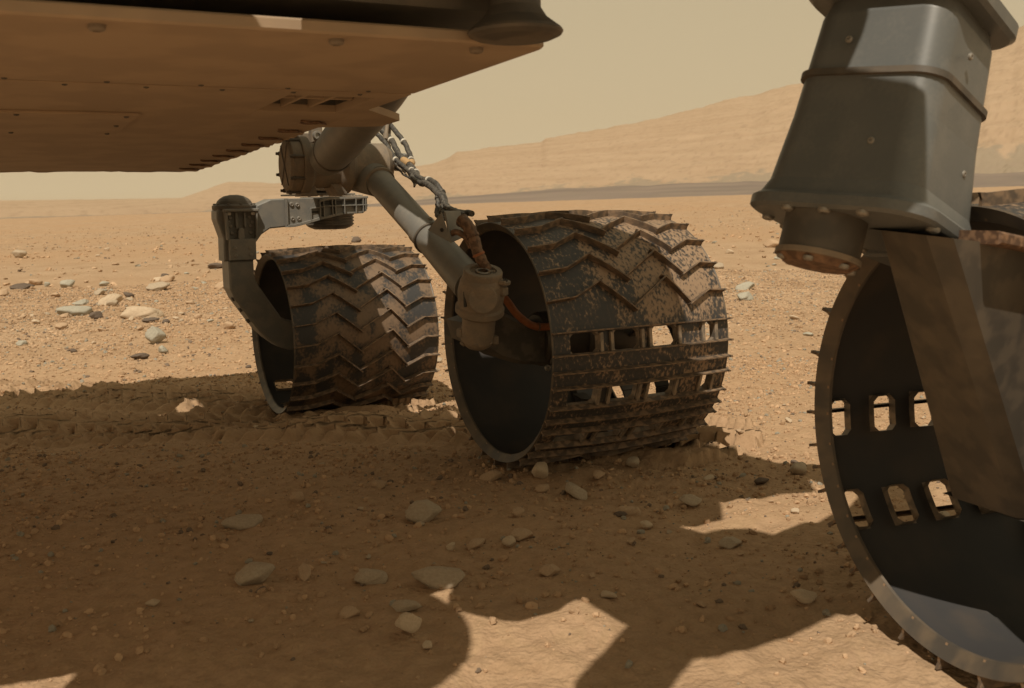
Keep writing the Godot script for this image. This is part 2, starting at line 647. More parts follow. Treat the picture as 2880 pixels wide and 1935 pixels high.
func build_far_land() -> void:
	var mountain := func(t: float, f: float) -> Array:
		var bearing := Vector2(t, -1.0).normalized()
		var crest := lerpf(8200.0, 5200.0, smoothstep(-0.2, 0.05, t))
		var back := f > 0.92
		var g := minf(f / 0.92, 1.0)
		var d := lerpf(1300.0, crest, pow(g, 1.15))
		var top := ridge(t) * crest
		var x := bearing.x * d
		var z := bearing.y * d
		var shape := pow(g, 1.35)
		var y0 := 0.015 * x - 0.003 * d - 6.0
		var y := lerpf(y0, top, shape)
		var am := top * 0.022 * sin(PI * clampf(g, 0.0, 1.0)) + 3.0
		y += am * (n_big.get_noise_2d(x * 0.0014, z * 0.0014) + 0.5 * n_big.get_noise_2d(x * 0.006, z * 0.006))
		y += 1.8 * n_big.get_noise_2d(x * 0.02, z * 0.02)
		y += top * 0.016 * n_mid.get_noise_2d(t * 40.0, 1.0) * g + minf(top * 0.010, 1.2) * n_big.get_noise_2d(t * 110.0, g * 70.0)
		y += top * 0.006 * smoothstep(0.05, 0.35, n_big.get_noise_2d(t * 18.0 + 5.0, y * 0.03))
		if back:
			d *= 1.0 + (f - 0.92) * 3.0
			x = bearing.x * d
			z = bearing.y * d
			y = top * (1.0 - (f - 0.92) * 9.0)
		var strata := n_mid.get_noise_2d(y * 0.05 + 1.6 * n_big.get_noise_2d(t * 3.0, 2.0), t * 5.0)
		var q := Color(0.415, 0.305, 0.21).lerp(Color(0.375, 0.27, 0.183), clampf(0.5 + 0.9 * strata + 0.5 * n_big.get_noise_2d(t * 14.0, y * 0.02), 0.0, 1.0))
		q = q.lerp(Color(0.28, 0.20, 0.137), 0.5 * smoothstep(0.18, 0.5, n_big.get_noise_2d(t * 70.0, y * 0.16)))
		# an apron of dark sand with a ragged edge lies against the lower slope
		var apron := 0.13 + 0.10 * n_big.get_noise_2d(t * 9.0, 6.0) + 0.06 * n_big.get_noise_2d(t * 50.0, g * 40.0)
		q = q.lerp(Color(0.27, 0.225, 0.17), 0.8 * (1.0 - smoothstep(apron, apron + 0.03, g)))
		return [Vector3(x, y, z), q]
	far_sheet("mountain", "hazy layered tan mountain slope rising behind the plain", -0.85, 0.95, 1000, 150, mountain)
	var dunes := func(t: float, f: float) -> Array:
		var bearing := Vector2(t, -1.0).normalized()
		var d := lerpf(640.0, 1350.0, f)
		var x := bearing.x * d
		var z := bearing.y * d
		var tall := lerpf(0.2, 14.0, smoothstep(-0.26, 0.12, t)) * (1.0 + 0.12 * n_big.get_noise_2d(t * 12.0, 4.0))
		var y := 0.015 * x - 0.003 * d + 0.1 - 1.3 * (1.0 - f) + tall * pow(sin(PI * clampf(f * 1.05, 0.0, 1.0)), 1.4) * (0.85 + 0.15 * n_big.get_noise_2d(x * 0.005, z * 0.010))
		var q := Color(0.185, 0.152, 0.128).lerp(Color(0.25, 0.20, 0.162), clampf(0.5 + 1.1 * n_big.get_noise_2d(x * 0.004 + 7.0, z * 0.02), 0.0, 1.0))
		return [Vector3(x, y, z), q]
	far_sheet("dune_field", "dark grey band of sand dunes along the mountain foot", -1.3, 1.3, 420, 26, dunes)


# ------------------------------------------------------------------ stones
func stone_mesh(seed_: int, angular: float, flat: bool) -> ArrayMesh:
	var r2 := RandomNumberGenerator.new()
	r2.seed = seed_
	var f := FastNoiseLite.new()
	f.seed = seed_
	f.frequency = 0.9
	f.fractal_octaves = 3
	var planes := []
	for i in int(5 + angular * 9):
		var d := Vector3(r2.randfn(), r2.randfn(), r2.randfn()).normalized()
		planes.append([d, r2.randf_range(0.5, 0.86)])
	var ico := SphereMesh.new()
	ico.radius = 1.0
	ico.height = 2.0
	ico.radial_segments = 26
	ico.rings = 15
	var arr := ico.get_mesh_arrays()
	var vs: PackedVector3Array = arr[Mesh.ARRAY_VERTEX]
	for i in vs.size():
		var p := vs[i].normalized()
		var k := 1.0 + 0.25 * f.get_noise_3dv(p * 1.3) + 0.05 * f.get_noise_3dv(p * 5.0)
		for pl in planes:
			var e: float = p.dot(pl[0])
			if e > 0.05:
				k = minf(k, lerpf(k, pl[1] / e, angular))
		vs[i] = p * (k + 0.07 * f.get_noise_3dv(p * 5.0 + Vector3.ONE * 8.0) + 0.03 * f.get_noise_3dv(p * 14.0))
	var s := Shape.new()
	var idx: PackedInt32Array = arr[Mesh.ARRAY_INDEX]
	if flat:
		for i in range(0, idx.size(), 3):
			s.tri(vs[idx[i]], vs[idx[i + 2]], vs[idx[i + 1]])
		return s.mesh()
	var st := SurfaceTool.new()
	st.begin(Mesh.PRIMITIVE_TRIANGLES)
	st.set_smooth_group(0)
	for i in idx:
		st.add_vertex(vs[i])
	st.index()
	st.generate_normals()
	return st.commit()


var stones := []


func put_stone(called: String, variant: int, x: float, z: float, size: Vector3, turn: float, tilt: float, sunk: float, material: String, label: String, group := "", category := "rock") -> void:
	var b := Basis.from_euler(Vector3(tilt, turn, tilt * 0.6)) * Basis.from_scale(size * 0.5)
	var o := obj(numbered(called), stones[variant], M[material], self, Transform3D(b, Vector3(x, ground_h(x, z) + size.y * (0.5 - sunk), z)))
	tag(o, label, category, group)


func build_stones() -> void:
	for i in 10:
		stones.append(stone_mesh(100 + i * 13, [0.98, 0.8, 1.0, 0.7, 0.95, 0.9, 1.0, 0.75, 0.97, 0.9][i], false))
	# stones that can be told apart: kind, x, z, size, turn, tilt, depth in the soil, material, label
	for k in [
		[0, -1.80, -5.01, Vector3(0.1035, 0.099, 0.081), 0.3, 0.12, 0.12, "stone_blue", "upright grey-green pyramid stone standing alone on sunlit gravel"],
		[1, -2.27, -6.18, Vector3(0.306, 0.117, 0.234), 0.1, 0.0, 0.35, "stone_pale", "broad pale flat-topped stone half buried in sunlit sand"],
		[3, -2.84, -6.45, Vector3(0.252, 0.099, 0.18), 0.4, 0.0, 0.3, "stone_blue", "smooth bluish slab stone with a dark stone at its end"],
		[2, -2.60, -6.22, Vector3(0.099, 0.081, 0.081), 0.9, 0.2, 0.2, "stone_dark", "dark brown stone touching the bluish slab stone"],
		[5, -2.85, -7.1, Vector3(0.198, 0.108, 0.144), 0.9, 0.1, 0.3, "stone_pale", "pale wedge stone lying behind the bluish slab"],
		[4, -1.95, -7.9, Vector3(0.171, 0.108, 0.135), 1.3, 0.1, 0.25, "stone_tan", "tan blocky stone in the band of pale rubble"],
		[6, -2.95, -8.3, Vector3(0.225, 0.099, 0.18), 0.2, 0.2, 0.25, "stone_grey", "grey ridged stone tilted up in the rubble band"],
		[7, -1.35, -8.9, Vector3(0.27, 0.081, 0.18), 0.5, 0.0, 0.3, "stone_blue", "low greenish flat stone beside the wheel bracket post"],
		[8, -3.1, -10.6, Vector3(0.216, 0.081, 0.144), 0.1, 0.0, 0.2, "stone_dark", "long dark stone at the back of the stony patch"],
		[9, -2.95, -11.0, Vector3(0.27, 0.09, 0.18), 0.4, 0.1, 0.25, "stone_grey", "dusty lilac-grey stone behind the long dark stone"],
		[0, -4.3, -8.8, Vector3(0.216, 0.063, 0.18), 0.8, 0.1, 0.3, "stone_dark", "dark flat stone poking from sand far from the wheels"],
		[6, -2.15, -5.9, Vector3(0.117, 0.0405, 0.072), 0.2, 0.1, 0.2, "stone_dark", "thin dark chip stone lying near the pale flat-topped stone"],
		[2, -1.08, -5.95, Vector3(0.09, 0.0675, 0.072), 1.1, 0.2, 0.2, "stone_pale", "pale knobbly stone at the foot of the bracket bend"],
		[3, 0.05, -1.915, Vector3(0.04092, 0.04356, 0.0363), 0.5, 0.15, 0.12, "stone_pale", "upright pale rounded stone leaning at the big wheel's foot"],
		[5, -0.045, -1.93, Vector3(0.0495, 0.0297, 0.0396), 0.2, 0.1, 0.25, "stone_tan", "dusty tan lump half buried beside the pale rounded stone"],
		[1, 0.055, -1.83, Vector3(0.0363, 0.0198, 0.0297), 0.9, 0.1, 0.25, "stone_tan", "low clod just below the pale rounded stone"],
		[4, 0.115, -1.80, Vector3(0.033, 0.0297, 0.0561), 0.6, 0.35, 0.2, "stone_grey", "tilted grey wedge stone under the striped wheel"],
		[7, 0.165, -1.90, Vector3(0.033, 0.0198, 0.0264), 0.3, 0.1, 0.2, "stone_tan", "small knobbly stone between wedge stone and wheel"],
		[9, 0.245, -1.985, Vector3(0.033, 0.02772, 0.0297), 0.3, 0.1, 0.2, "stone_grey", "rounded grey stone in shade below the hollow wheel slots"],
		[0, -0.155, -1.665, Vector3(0.0693, 0.0495, 0.0528), 0.5, 0.15, 0.25, "stone_grey", "three-cornered grey stone alone in the rover shadow"],
		[3, -0.48, -1.69, Vector3(0.0792, 0.0363, 0.0594), 0.15, 0.05, 0.3, "stone_grey", "broad low grey stone in deep shade under the belly"],
		[8, -0.375, -1.385, Vector3(0.066, 0.0396, 0.0528), 0.8, 0.2, 0.25, "stone_grey", "smooth dark grey slab stone rising from shaded soil"],
		[6, -0.31, -1.40, Vector3(0.0231, 0.0231, 0.0396), 0.4, 0.4, 0.25, "stone_tan", "narrow upright flake standing beside the smooth slab stone"],
		[1, -0.205, -1.385, Vector3(0.0561, 0.02772, 0.0396), 0.1, 0.05, 0.2, "stone_grey", "oval grey cobble in shade with a clean outline"],
		[2, -0.105, -1.36, Vector3(0.0957, 0.0396, 0.0462), -0.45, 0.12, 0.22, "stone_grey", "long grey wedge stone pointing at the sunlit patch"],
		[4, -0.135, -1.185, Vector3(0.03432, 0.0363, 0.0297), 0.7, 0.3, 0.12, "stone_pale", "bright pale tooth-shaped stone at the shadow edge"],
		[9, -0.108, -1.145, Vector3(0.01452, 0.01254, 0.0132), 0.7, 0.3, 0.1, "stone_pale", "little pale pebble beside the bright tooth-shaped stone"],
		[5, -0.15, -1.28, Vector3(0.0495, 0.0231, 0.033), -0.3, 0.1, 0.3, "stone_grey", "flat grey stone just inside the curved shadow edge"],
		[7, -0.22, -1.255, Vector3(0.033, 0.01848, 0.0231), 0.1, 0.1, 0.25, "stone_tan", "elongated tan cobble among small shaded pebbles"],
		[3, 0.555, -1.90, Vector3(0.0429, 0.033, 0.033), 0.4, 0.15, 0.15, "stone_grey", "rounded boulder-shaped stone on the edge of the band shadow"],
		[8, 0.47, -1.835, Vector3(0.033, 0.01452, 0.0264), 0.4, 0.1, 0.2, "stone_dark", "dark crumbled stone lying inside the band shadow"],
		[5, 0.41, -2.20, Vector3(0.0495, 0.033, 0.0396), 0.4, 0.1, 0.2, "stone_pale", "large pale rubble stone in sun beside the wheel shadow"],
		[6, 0.355, -2.155, Vector3(0.0363, 0.02376, 0.033), 1.4, 0.1, 0.2, "stone_blue", "bluish broken stone beside the large pale rubble stone"],
		[0, 0.445, -2.10, Vector3(0.0396, 0.02244, 0.033), 1.0, 0.1, 0.2, "stone_tan", "flat tan rubble stone in front of the large pale one"],
		[2, 0.50, -2.16, Vector3(0.02112, 0.01584, 0.0198), 1.0, 0.1, 0.2, "stone_tan", "small tan stone at the right tip of the rubble patch"],
		[9, 0.475, -1.63, Vector3(0.01716, 0.01188, 0.01584), 0.2, 0.1, 0.2, "stone_pale", "pale pebble in the middle of the rounded sunlit patch"],
		[4, 0.31, -1.70, Vector3(0.04092, 0.0264, 0.0363), 0.2, 0.1, 0.25, "stone_grey", "smooth grey stone in shade beside the rounded sunlit patch"],
		[1, 0.20, -1.66, Vector3(0.0561, 0.0231, 0.0396), 0.2, 0.05, 0.3, "stone_tan", "low tan mound-shaped stone in the open shade"],
		[7, 0.01, -1.55, Vector3(0.0495, 0.02112, 0.0363), 0.2, 0.05, 0.25, "stone_tan", "dusty brown flat stone in the middle of the open shade"],
		[6, 0.005, -1.64, Vector3(0.0264, 0.02244, 0.0231), 0.2, 0.2, 0.2, "stone_tan", "small pointed brown stone behind the dusty flat stone"],
		[0, 0.05, -1.385, Vector3(0.033, 0.0198, 0.0264), 0.2, 0.1, 0.2, "stone_tan", "angular chip lying where the near sunlit patch begins"],
		[8, -0.06, -1.52, Vector3(0.0363, 0.0198, 0.0264), 0.9, 0.2, 0.2, "stone_tan", "brown triangular chip beyond the long grey wedge stone"],
		[2, 1.55, -6.6, Vector3(0.18, 0.099, 0.117), 0.9, 0.2, 0.25, "stone_blue", "pale blue-grey angular stone beyond the big wheel's right side"],
		[5, 1.72, -7.3, Vector3(0.171, 0.081, 0.126), 0.4, 0.1, 0.25, "stone_blue", "second bluish angular stone behind the first beyond the wheel"],
		[3, 1.9, -9.4, Vector3(0.27, 0.09, 0.18), 0.4, 0.1, 0.3, "stone_grey", "grey stone with dark cracks farther out beyond the big wheel"],
	]:
		put_stone("rock", k[0], k[1], k[2], k[3], k[4], k[5], k[6], k[7], k[8])
	# look-alike stones
	var names := {"stone_tan": "tan", "stone_grey": "grey", "stone_pale": "pale", "stone_dark": "dark", "stone_blue": "bluish"}
	for i in 235:
		var far := i >= 80
		var d := rng.randf_range(1.15, 3.1) if not far else 4.0 * pow(5.0, rng.randf())
		var t := rng.randf_range(-0.52, 0.56)
		if far and rng.randf() < 0.45:
			t = rng.randf_range(-0.5, -0.22)
			d = rng.randf_range(5.0, 9.5)
		var s := (0.010 + 0.022 * pow(rng.randf(), 2.5)) if not far else d * (0.0045 + 0.011 * pow(rng.randf(), 3.0))
		var m: String = ["stone_tan", "stone_tan", "stone_pale", "stone_grey", "stone_pale" if rng.randf() < 0.6 else "stone_dark", "stone_blue" if far else "stone_grey"][rng.randi() % 6]
		var size := Vector3(s * rng.randf_range(0.9, 1.6), s * rng.randf_range(0.5, 0.9), s * rng.randf_range(0.8, 1.3))
		var what: String = "small " + names[m] + (" stone lying on the far sunlit plain" if far else " pebble on the ground near the wheels")
		put_stone("stone" if far else "pebble", rng.randi() % 10, t * d, -d, size, rng.randf() * TAU, rng.randf_range(-0.3, 0.3), 0.2, m, what, names[m] + (" stones on the plain" if far else " pebbles near the wheels"), "stone" if far else "pebble")


func build_gravel() -> void:
	var specs := [[70000, 1.0, 4.2, 0.0013, 0.0068], [130000, 3.6, 9.5, 0.0032, 0.0105], [16000, 8.0, 60.0, 0.006, 0.034]]
	for n in specs.size():
		var sp: Array = specs[n]
		var mm := MultiMesh.new()
		mm.transform_format = MultiMesh.TRANSFORM_3D
		mm.use_colors = true
		var st := stone_mesh(300 + n, 0.8, false)
		var low := SphereMesh.new()
		low.radial_segments = 6
		low.rings = 3
		low.radius = 1.0
		low.height = 2.0
		var la := low.get_mesh_arrays()
		var lv: PackedVector3Array = la[Mesh.ARRAY_VERTEX]
		var sh := Shape.new()
		var li: PackedInt32Array = la[Mesh.ARRAY_INDEX]
		for i in lv.size():
			var p := lv[i].normalized()
			lv[i] = p * (1.0 + 0.7 * n_mid.get_noise_3dv(p * 2.7 + Vector3.ONE * n * 5.0))
		for i in range(0, li.size(), 3):
			sh.tri(lv[li[i]], lv[li[i + 2]], lv[li[i + 1]])
		mm.mesh = sh.mesh()
		mm.instance_count = sp[0]
		for i in sp[0]:
			var d: float = sqrt(rng.randf()) * (sp[2] - sp[1]) + sp[1] if n < 2 else sp[1] * pow(sp[2] / sp[1], sqrt(rng.randf()))
			var a := rng.randf_range(-0.62, 0.62)
			var x := d * sin(a)
			var z := -d * cos(a)
			var s: float = sp[3] + (sp[4] - sp[3]) * pow(rng.randf(), 5.0 if n == 0 else 3.5)
			if n == 0 and d > 2.0 and (absf(track_relief(TRACK_A, x, z, 0.0)) > 0.002 or absf(track_relief(TRACK_B, x, z, 0.0)) > 0.002):
				s *= 0.3
			# pebbles gather in drifts
			if n_mid.get_noise_2d(x * 3.0, z * 3.0) < -0.25:
				s *= 0.6
			var b := Basis.from_euler(Vector3(rng.randf_range(-0.5, 0.5), rng.randf() * TAU, rng.randf_range(-0.5, 0.5))) * Basis.from_scale(Vector3(s * rng.randf_range(0.8, 1.5), s * rng.randf_range(0.55, 0.9), s))
			mm.set_instance_transform(i, Transform3D(b, Vector3(x, ground_h(x, z) + s * 0.22, z)))
			var tone := rng.randf()
			var q := soil_color(x, z) * lerpf(0.78, 1.22, rng.randf())
			if tone < 0.06:
				q = Color(0.19, 0.145, 0.11)
			elif tone < 0.13:
				q = Color(0.30, 0.275, 0.225)
			mm.set_instance_color(i, q)
		var o := MultiMeshInstance3D.new()
		o.name = ["gravel", "gravel_001", "gravel_002"][n]
		o.multimesh = mm
		o.material_override = M.gravel
		add_child(o)
		tag(o, ["fine loose gravel strewn around and beneath the wheels", "coarser sunlit gravel on the open sand behind the rover", "scattered rubble dotting the distant plain"][n], "gravel", "", "stuff")


# ------------------------------------------------------------------ the rover
func rover_node(called: String, at := Vector3.ZERO, b := Basis.IDENTITY) -> Node3D:
	var o := Node3D.new()
	o.name = called
	o.transform = Transform3D(b, at)
	rover.add_child(o, true)
	return o


const WIDE := 0.41
const HOLES := [[1.0, 10.0], [-23.0, -14.0], [-46.0, -37.0]]   # degrees, bottom and top of each row of slots
const SLOTS := [[0.035, 0.096], [0.128, 0.188], [0.217, 0.278], [0.349, 0.374]]
const WEBS := [0.100, 0.123, 0.193, 0.211, 0.2825, 0.3435, 0.3775]
const BARS := [10.6, 1.0, -6.5, -13.4, -23.0, -30.0, -36.4, -46.0, -54.5]


func skin_r(u: float) -> float:
	return 0.2495 + 0.0085 * sin(PI * clampf(u / WIDE, 0.0, 1.0))


func wheel_point(u: float, deg: float, r: float) -> Vector3:
	var a := deg_to_rad(deg)
	return Vector3(u, r * sin(a), r * cos(a))


func ribbon(s: Shape, pts: Array, h: float, t: float) -> void:   # a standing strip following (u, degrees) points
	var low := []
	var top := []
	var side := []
	for i in pts.size():
		var p: Vector2 = pts[i]
		var q: Vector2 = pts[maxi(i - 1, 0)]
		var e: Vector2 = pts[mini(i + 1, pts.size() - 1)]
		var r := skin_r(p.x)
		var dir := wheel_point(e.x, e.y, skin_r(e.x)) - wheel_point(q.x, q.y, skin_r(q.x))
		var rad := wheel_point(0, p.y, 1.0)
		var sd := dir.cross(rad).normalized()
		low.append(wheel_point(p.x, p.y, r - 0.0015))
		top.append(wheel_point(p.x, p.y, r + h))
		side.append(sd)
	for i in pts.size() - 1:
		var a0: Vector3 = low[i] - side[i] * t * 0.75
		var a1: Vector3 = low[i + 1] - side[i + 1] * t * 0.75
		var b0: Vector3 = top[i] - side[i] * t * 0.42
		var b1: Vector3 = top[i + 1] - side[i + 1] * t * 0.42
		var c0: Vector3 = top[i] + side[i] * t * 0.42
		var c1: Vector3 = top[i + 1] + side[i + 1] * t * 0.42
		var d0: Vector3 = low[i] + side[i] * t * 0.75
		var d1: Vector3 = low[i + 1] + side[i + 1] * t * 0.75
		s.quad(a0, a1, b1, b0)
		s.quad(b0, b1, c1, c0)
		s.quad(c0, c1, d1, d0)
		if i == 0:
			s.quad(a0, b0, c0, d0)
		if i == pts.size() - 2:
			s.quad(a1, d1, c1, b1)


func sub(a: Array, b: Array, past := 0.0) -> Array:
	var out := []
	var p := Vector2(a[0], a[1])
	var q := Vector2(b[0], b[1])
	var m := 4
	for i in m + 1:
		out.append(p.lerp(q, float(i) / m * (1.0 + past)))
	return out


func build_grousers() -> Array:
	var g := Shape.new()
	ribbon(g, sub(CHEVRON[0], CHEVRON[1]) + sub(CHEVRON[1], CHEVRON[2], 0.12).slice(1), 0.0135, 0.0032)
	ribbon(g, sub(CHEVRON[2], CHEVRON[3], 0.13), 0.0130, 0.0032)
	ribbon(g, sub(CHEVRON[4], CHEVRON[3]).slice(0, 5), 0.0134, 0.0032)
	ribbon(g, [Vector2(0.270, 7.0), Vector2(0.262, 7.9)], 0.012, 0.0032)
	ribbon(g, sub(CHEVRON[4], CHEVRON[5]), 0.0131, 0.0032)
	ribbon(g, sub(CHEVRON[6], CHEVRON[5], 0.1), 0.0135, 0.0032)
	ribbon(g, sub(CHEVRON[6], CHEVRON[7]), 0.0131, 0.0032)
	wrap_ends(g, -0.2, -0.5)
	var b := Shape.new()
	var pts := []
	for i in 9:
		pts.append(Vector2(lerpf(-0.003, 0.413, i / 8.0), 0.0))
	ribbon(b, pts, 0.0125, 0.0030)
	wrap_ends(b, 0.0, 0.0)
	return [g.mesh(), b.mesh()]


func wrap_ends(s: Shape, d0: float, d1: float) -> void:   # the cleat folds over the rim lip at both ends
	for e in [[-0.003, d0, -1.0], [0.413, d1, 1.0]]:
		var u: float = e[0]
		var o: float = e[2]
		var dg: float = e[1]
		var t := 0.42
		var a := [wheel_point(u, dg - t, 0.2636), wheel_point(u, dg + t, 0.2636), wheel_point(u - o * 0.013, dg + t, 0.234), wheel_point(u - o * 0.013, dg - t, 0.234)]
		var k := Vector3(o * 0.003, 0, 0)
		s.quad(a[0] + k, a[1] + k, a[2] + k, a[3] + k)
		s.quad(a[0] + k, a[0] - k, a[1] - k, a[1] + k)
		s.quad(a[1] + k, a[1] - k, a[2] - k, a[2] + k)
		s.quad(a[0] + k, a[3] + k, a[3] - k, a[0] - k)


func wheel_skin_mesh(rows: Array, slots: Array) -> Array:   # outer skin, inner skin with lips, slot edges
	var us := [0.0, 0.012]
	for k in slots:
		us += [k[0], k[0] + 0.007, k[1] - 0.007, k[1]]
	for u in [0.06, 0.08, 0.11, 0.15, 0.165, 0.2, 0.24, 0.26, 0.29, 0.31, 0.33, 0.39, 0.40, WIDE]:
		us.append(u)
	us.sort()
	var s := Shape.new()
	var inn := Shape.new()
	var edges := {}
	var row_edges := []
	for h in rows:
		row_edges += [h[0], h[0] + 1.6, h[1] - 1.6, h[1]]
	var ds := []
	for i in 120:
		var deg := -180.0 + 3.0 * i
		var clear := true
		for e in row_edges:
			if absf(deg - e) < 0.8:
				clear = false
		if clear:
			ds.append(deg)
	ds += row_edges
	ds.sort()
	ds.append(180.0)
	var q := func(u: float, a: float, dr: float) -> Vector3: return wheel_point(u, a, skin_r(u) - dr)
	var t := func(u: float, a: float) -> Vector2: return Vector2(u / WIDE, (a + 180.0) / 360.0)
	for i in ds.size() - 1:
		for j in us.size() - 1:
			var u0: float = us[j]
			var u1: float = us[j + 1]
			var a0: float = ds[i]
			var a1: float = ds[i + 1]
			if u1 - u0 < 1e-6 or a1 - a0 < 1e-6:
				continue
			var mid_u := (u0 + u1) / 2.0
			var mid_a := (a0 + a1) / 2.0
			var hole := []
			for h in rows:
				for k in slots:
					if mid_a > h[0] and mid_a < h[1] and mid_u > k[0] and mid_u < k[1]:
						hole = [h, k]
			if hole:
				var h: Array = hole[0]
				var k: Array = hole[1]
				if not edges.has(h[0] * 100.0 + k[0]):
					edges[h[0] * 100.0 + k[0]] = Shape.new()
				var edge: Shape = edges[h[0] * 100.0 + k[0]]
				var at_u := -1 if u0 < k[0] + 0.006 else (1 if u1 > k[1] - 0.006 else 0)
				var at_a := -1 if a0 < h[0] + 1.5 else (1 if a1 > h[1] - 1.5 else 0)
				if at_u != 0 and at_a != 0:   # a rounded corner: half the cell stays
					var uc: float = u0 if at_u < 0 else u1
					var uo: float = u1 if at_u < 0 else u0
					var ac: float = a0 if at_a < 0 else a1
					var ao: float = a1 if at_a < 0 else a0
					edge.tri(q.call(uc, ac, 0.0), q.call(uo, ac, 0.0), q.call(uc, ao, 0.0))
					edge.tri(q.call(uc, ac, 0.0025), q.call(uc, ao, 0.0025), q.call(uo, ac, 0.0025))
					edge.quad(q.call(uo, ac, 0.0), q.call(uc, ao, 0.0), q.call(uc, ao, 0.013), q.call(uo, ac, 0.013))
				elif at_u != 0 and (absf(u0 - k[0]) < 1e-5 or absf(u1 - k[1]) < 1e-5):
					var uc: float = u0 if at_u < 0 else u1
					edge.quad(q.call(uc, a0, 0.0), q.call(uc, a1, 0.0), q.call(uc, a1, 0.013), q.call(uc, a0, 0.013))
				elif at_a != 0 and (absf(a0 - h[0]) < 1e-5 or absf(a1 - h[1]) < 1e-5):
					var ac: float = a0 if at_a < 0 else a1
					edge.quad(q.call(u0, ac, 0.0), q.call(u1, ac, 0.0), q.call(u1, ac, 0.013), q.call(u0, ac, 0.013))
				continue
			var n00 := wheel_point(0, a0, 1.0)
			var n01 := wheel_point(0, a1, 1.0)
			s.smooth_quad(q.call(u0, a0, 0.0), q.call(u1, a0, 0.0), q.call(u1, a1, 0.0), q.call(u0, a1, 0.0), n00, n00, n01, n01)
			s.uv.append_array(PackedVector2Array([t.call(u0, a0), t.call(u1, a0), t.call(u1, a1), t.call(u0, a1)]))
			inn.smooth_quad(q.call(u0, a0, 0.0025), q.call(u1, a0, 0.0025), q.call(u1, a1, 0.0025), q.call(u0, a1, 0.0025), -n00, -n00, -n01, -n01)
	inn.lathe(prof([[0.253, 0.300], [0.235, 0.303], [0.235, 0.309], [0.253, 0.312]]), 90, Vector3.ZERO, Vector3.RIGHT)
	# rims: a rolled lip sloping in at both sides
	var lips := []
	for k in [[0.0, 1.0], [WIDE, -1.0]]:
		var lip := Shape.new()
		lip.lathe(prof([[0.2492, k[0] + k[1] * 0.001], [0.2505, k[0] - k[1] * 0.002], [0.249, k[0] - k[1] * 0.004], [0.2340, k[0] + k[1] * 0.008], [0.2330, k[0] + k[1] * 0.011], [0.2350, k[0] + k[1] * 0.013], [0.2465, k[0] + k[1] * 0.005]]), 120, Vector3.ZERO, Vector3.RIGHT)
		lips.append(lip.mesh())
	var slots_out := []
	for e in edges.values():
		slots_out.append(e.mesh())
	return [s.mesh(), inn.mesh(), slots_out, lips]


func build_wheel(skin: Array, gr: Array, material: StandardMaterial3D, at: Vector3, turn: float, spin: float, rows: Array, webs: Array, first: float, wide := 1.0) -> void:
	var w := obj("wheel", skin[0], material, rover, Transform3D(Basis(Vector3.UP, turn) * Basis(Vector3.RIGHT, -deg_to_rad(spin)) * Basis.from_scale(Vector3(wide, 1, 1)), at))
	obj("inner_skin", skin[1], M.inner_skin, w)
	for e in skin[2]:
		obj("slot_edge", e, M.hole_edge, w)
	for e in skin[3]:
		obj("rim", e, M.rim, w)
	for i in 21:
		obj("grouser", gr[0], M.grouser, w, Transform3D(Basis(Vector3.RIGHT, -deg_to_rad(first + 24.4 + 13.6 * i)), Vector3.ZERO))
	for b in BARS:
		var open := false
		for h in rows:
			open = open or (b > h[0] + 1.0 and b < h[1] - 1.0)
		if open:
			continue
		obj("grouser", gr[1], M.grouser, w, Transform3D(Basis(Vector3.RIGHT, -deg_to_rad(first + b)), Vector3.ZERO))
	# webs between the slots
	for h in rows:
		for u in webs:
			var s := Shape.new()
			var a: float = (h[0] + h[1]) / 2.0
			var p0 := wheel_point(u, h[0] + 0.3, skin_r(u) + 0.0015)
			var p1 := wheel_point(u, h[1] - 0.3, skin_r(u) + 0.0015)
			s.beam(p0, p1, 0.0075, 0.011, wheel_point(0, a, 1.0), 0.001)
			obj("web", s.mesh(), M.hole_edge, w)
	var hub := Shape.new()
	hub.lathe(prof([[0.0, 0.10], [0.052, 0.10], [0.058, 0.106], [0.058, 0.20], [0.072, 0.215], [0.072, 0.33], [0.06, 0.345], [0.0, 0.35]]), 40, Vector3.ZERO, Vector3.RIGHT)
	obj("hub", hub.mesh(), M.hub_metal, w)
	for i in 8:
		var s := Shape.new()
		var pts := []
		for k in 9:
			var t := k / 8.0
			pts.append(wheel_point(0.306, i * 45.0 + 40.0 * sin(PI * t) * 0.55, lerpf(0.07, 0.238, t)))
		for k in 8:
			s.beam(pts[k], pts[k + 1], 0.034, 0.005, Vector3.RIGHT.cross(pts[k + 1] - pts[k]), 0.001)
		obj("spoke", s.mesh(), M.hub_metal, w)


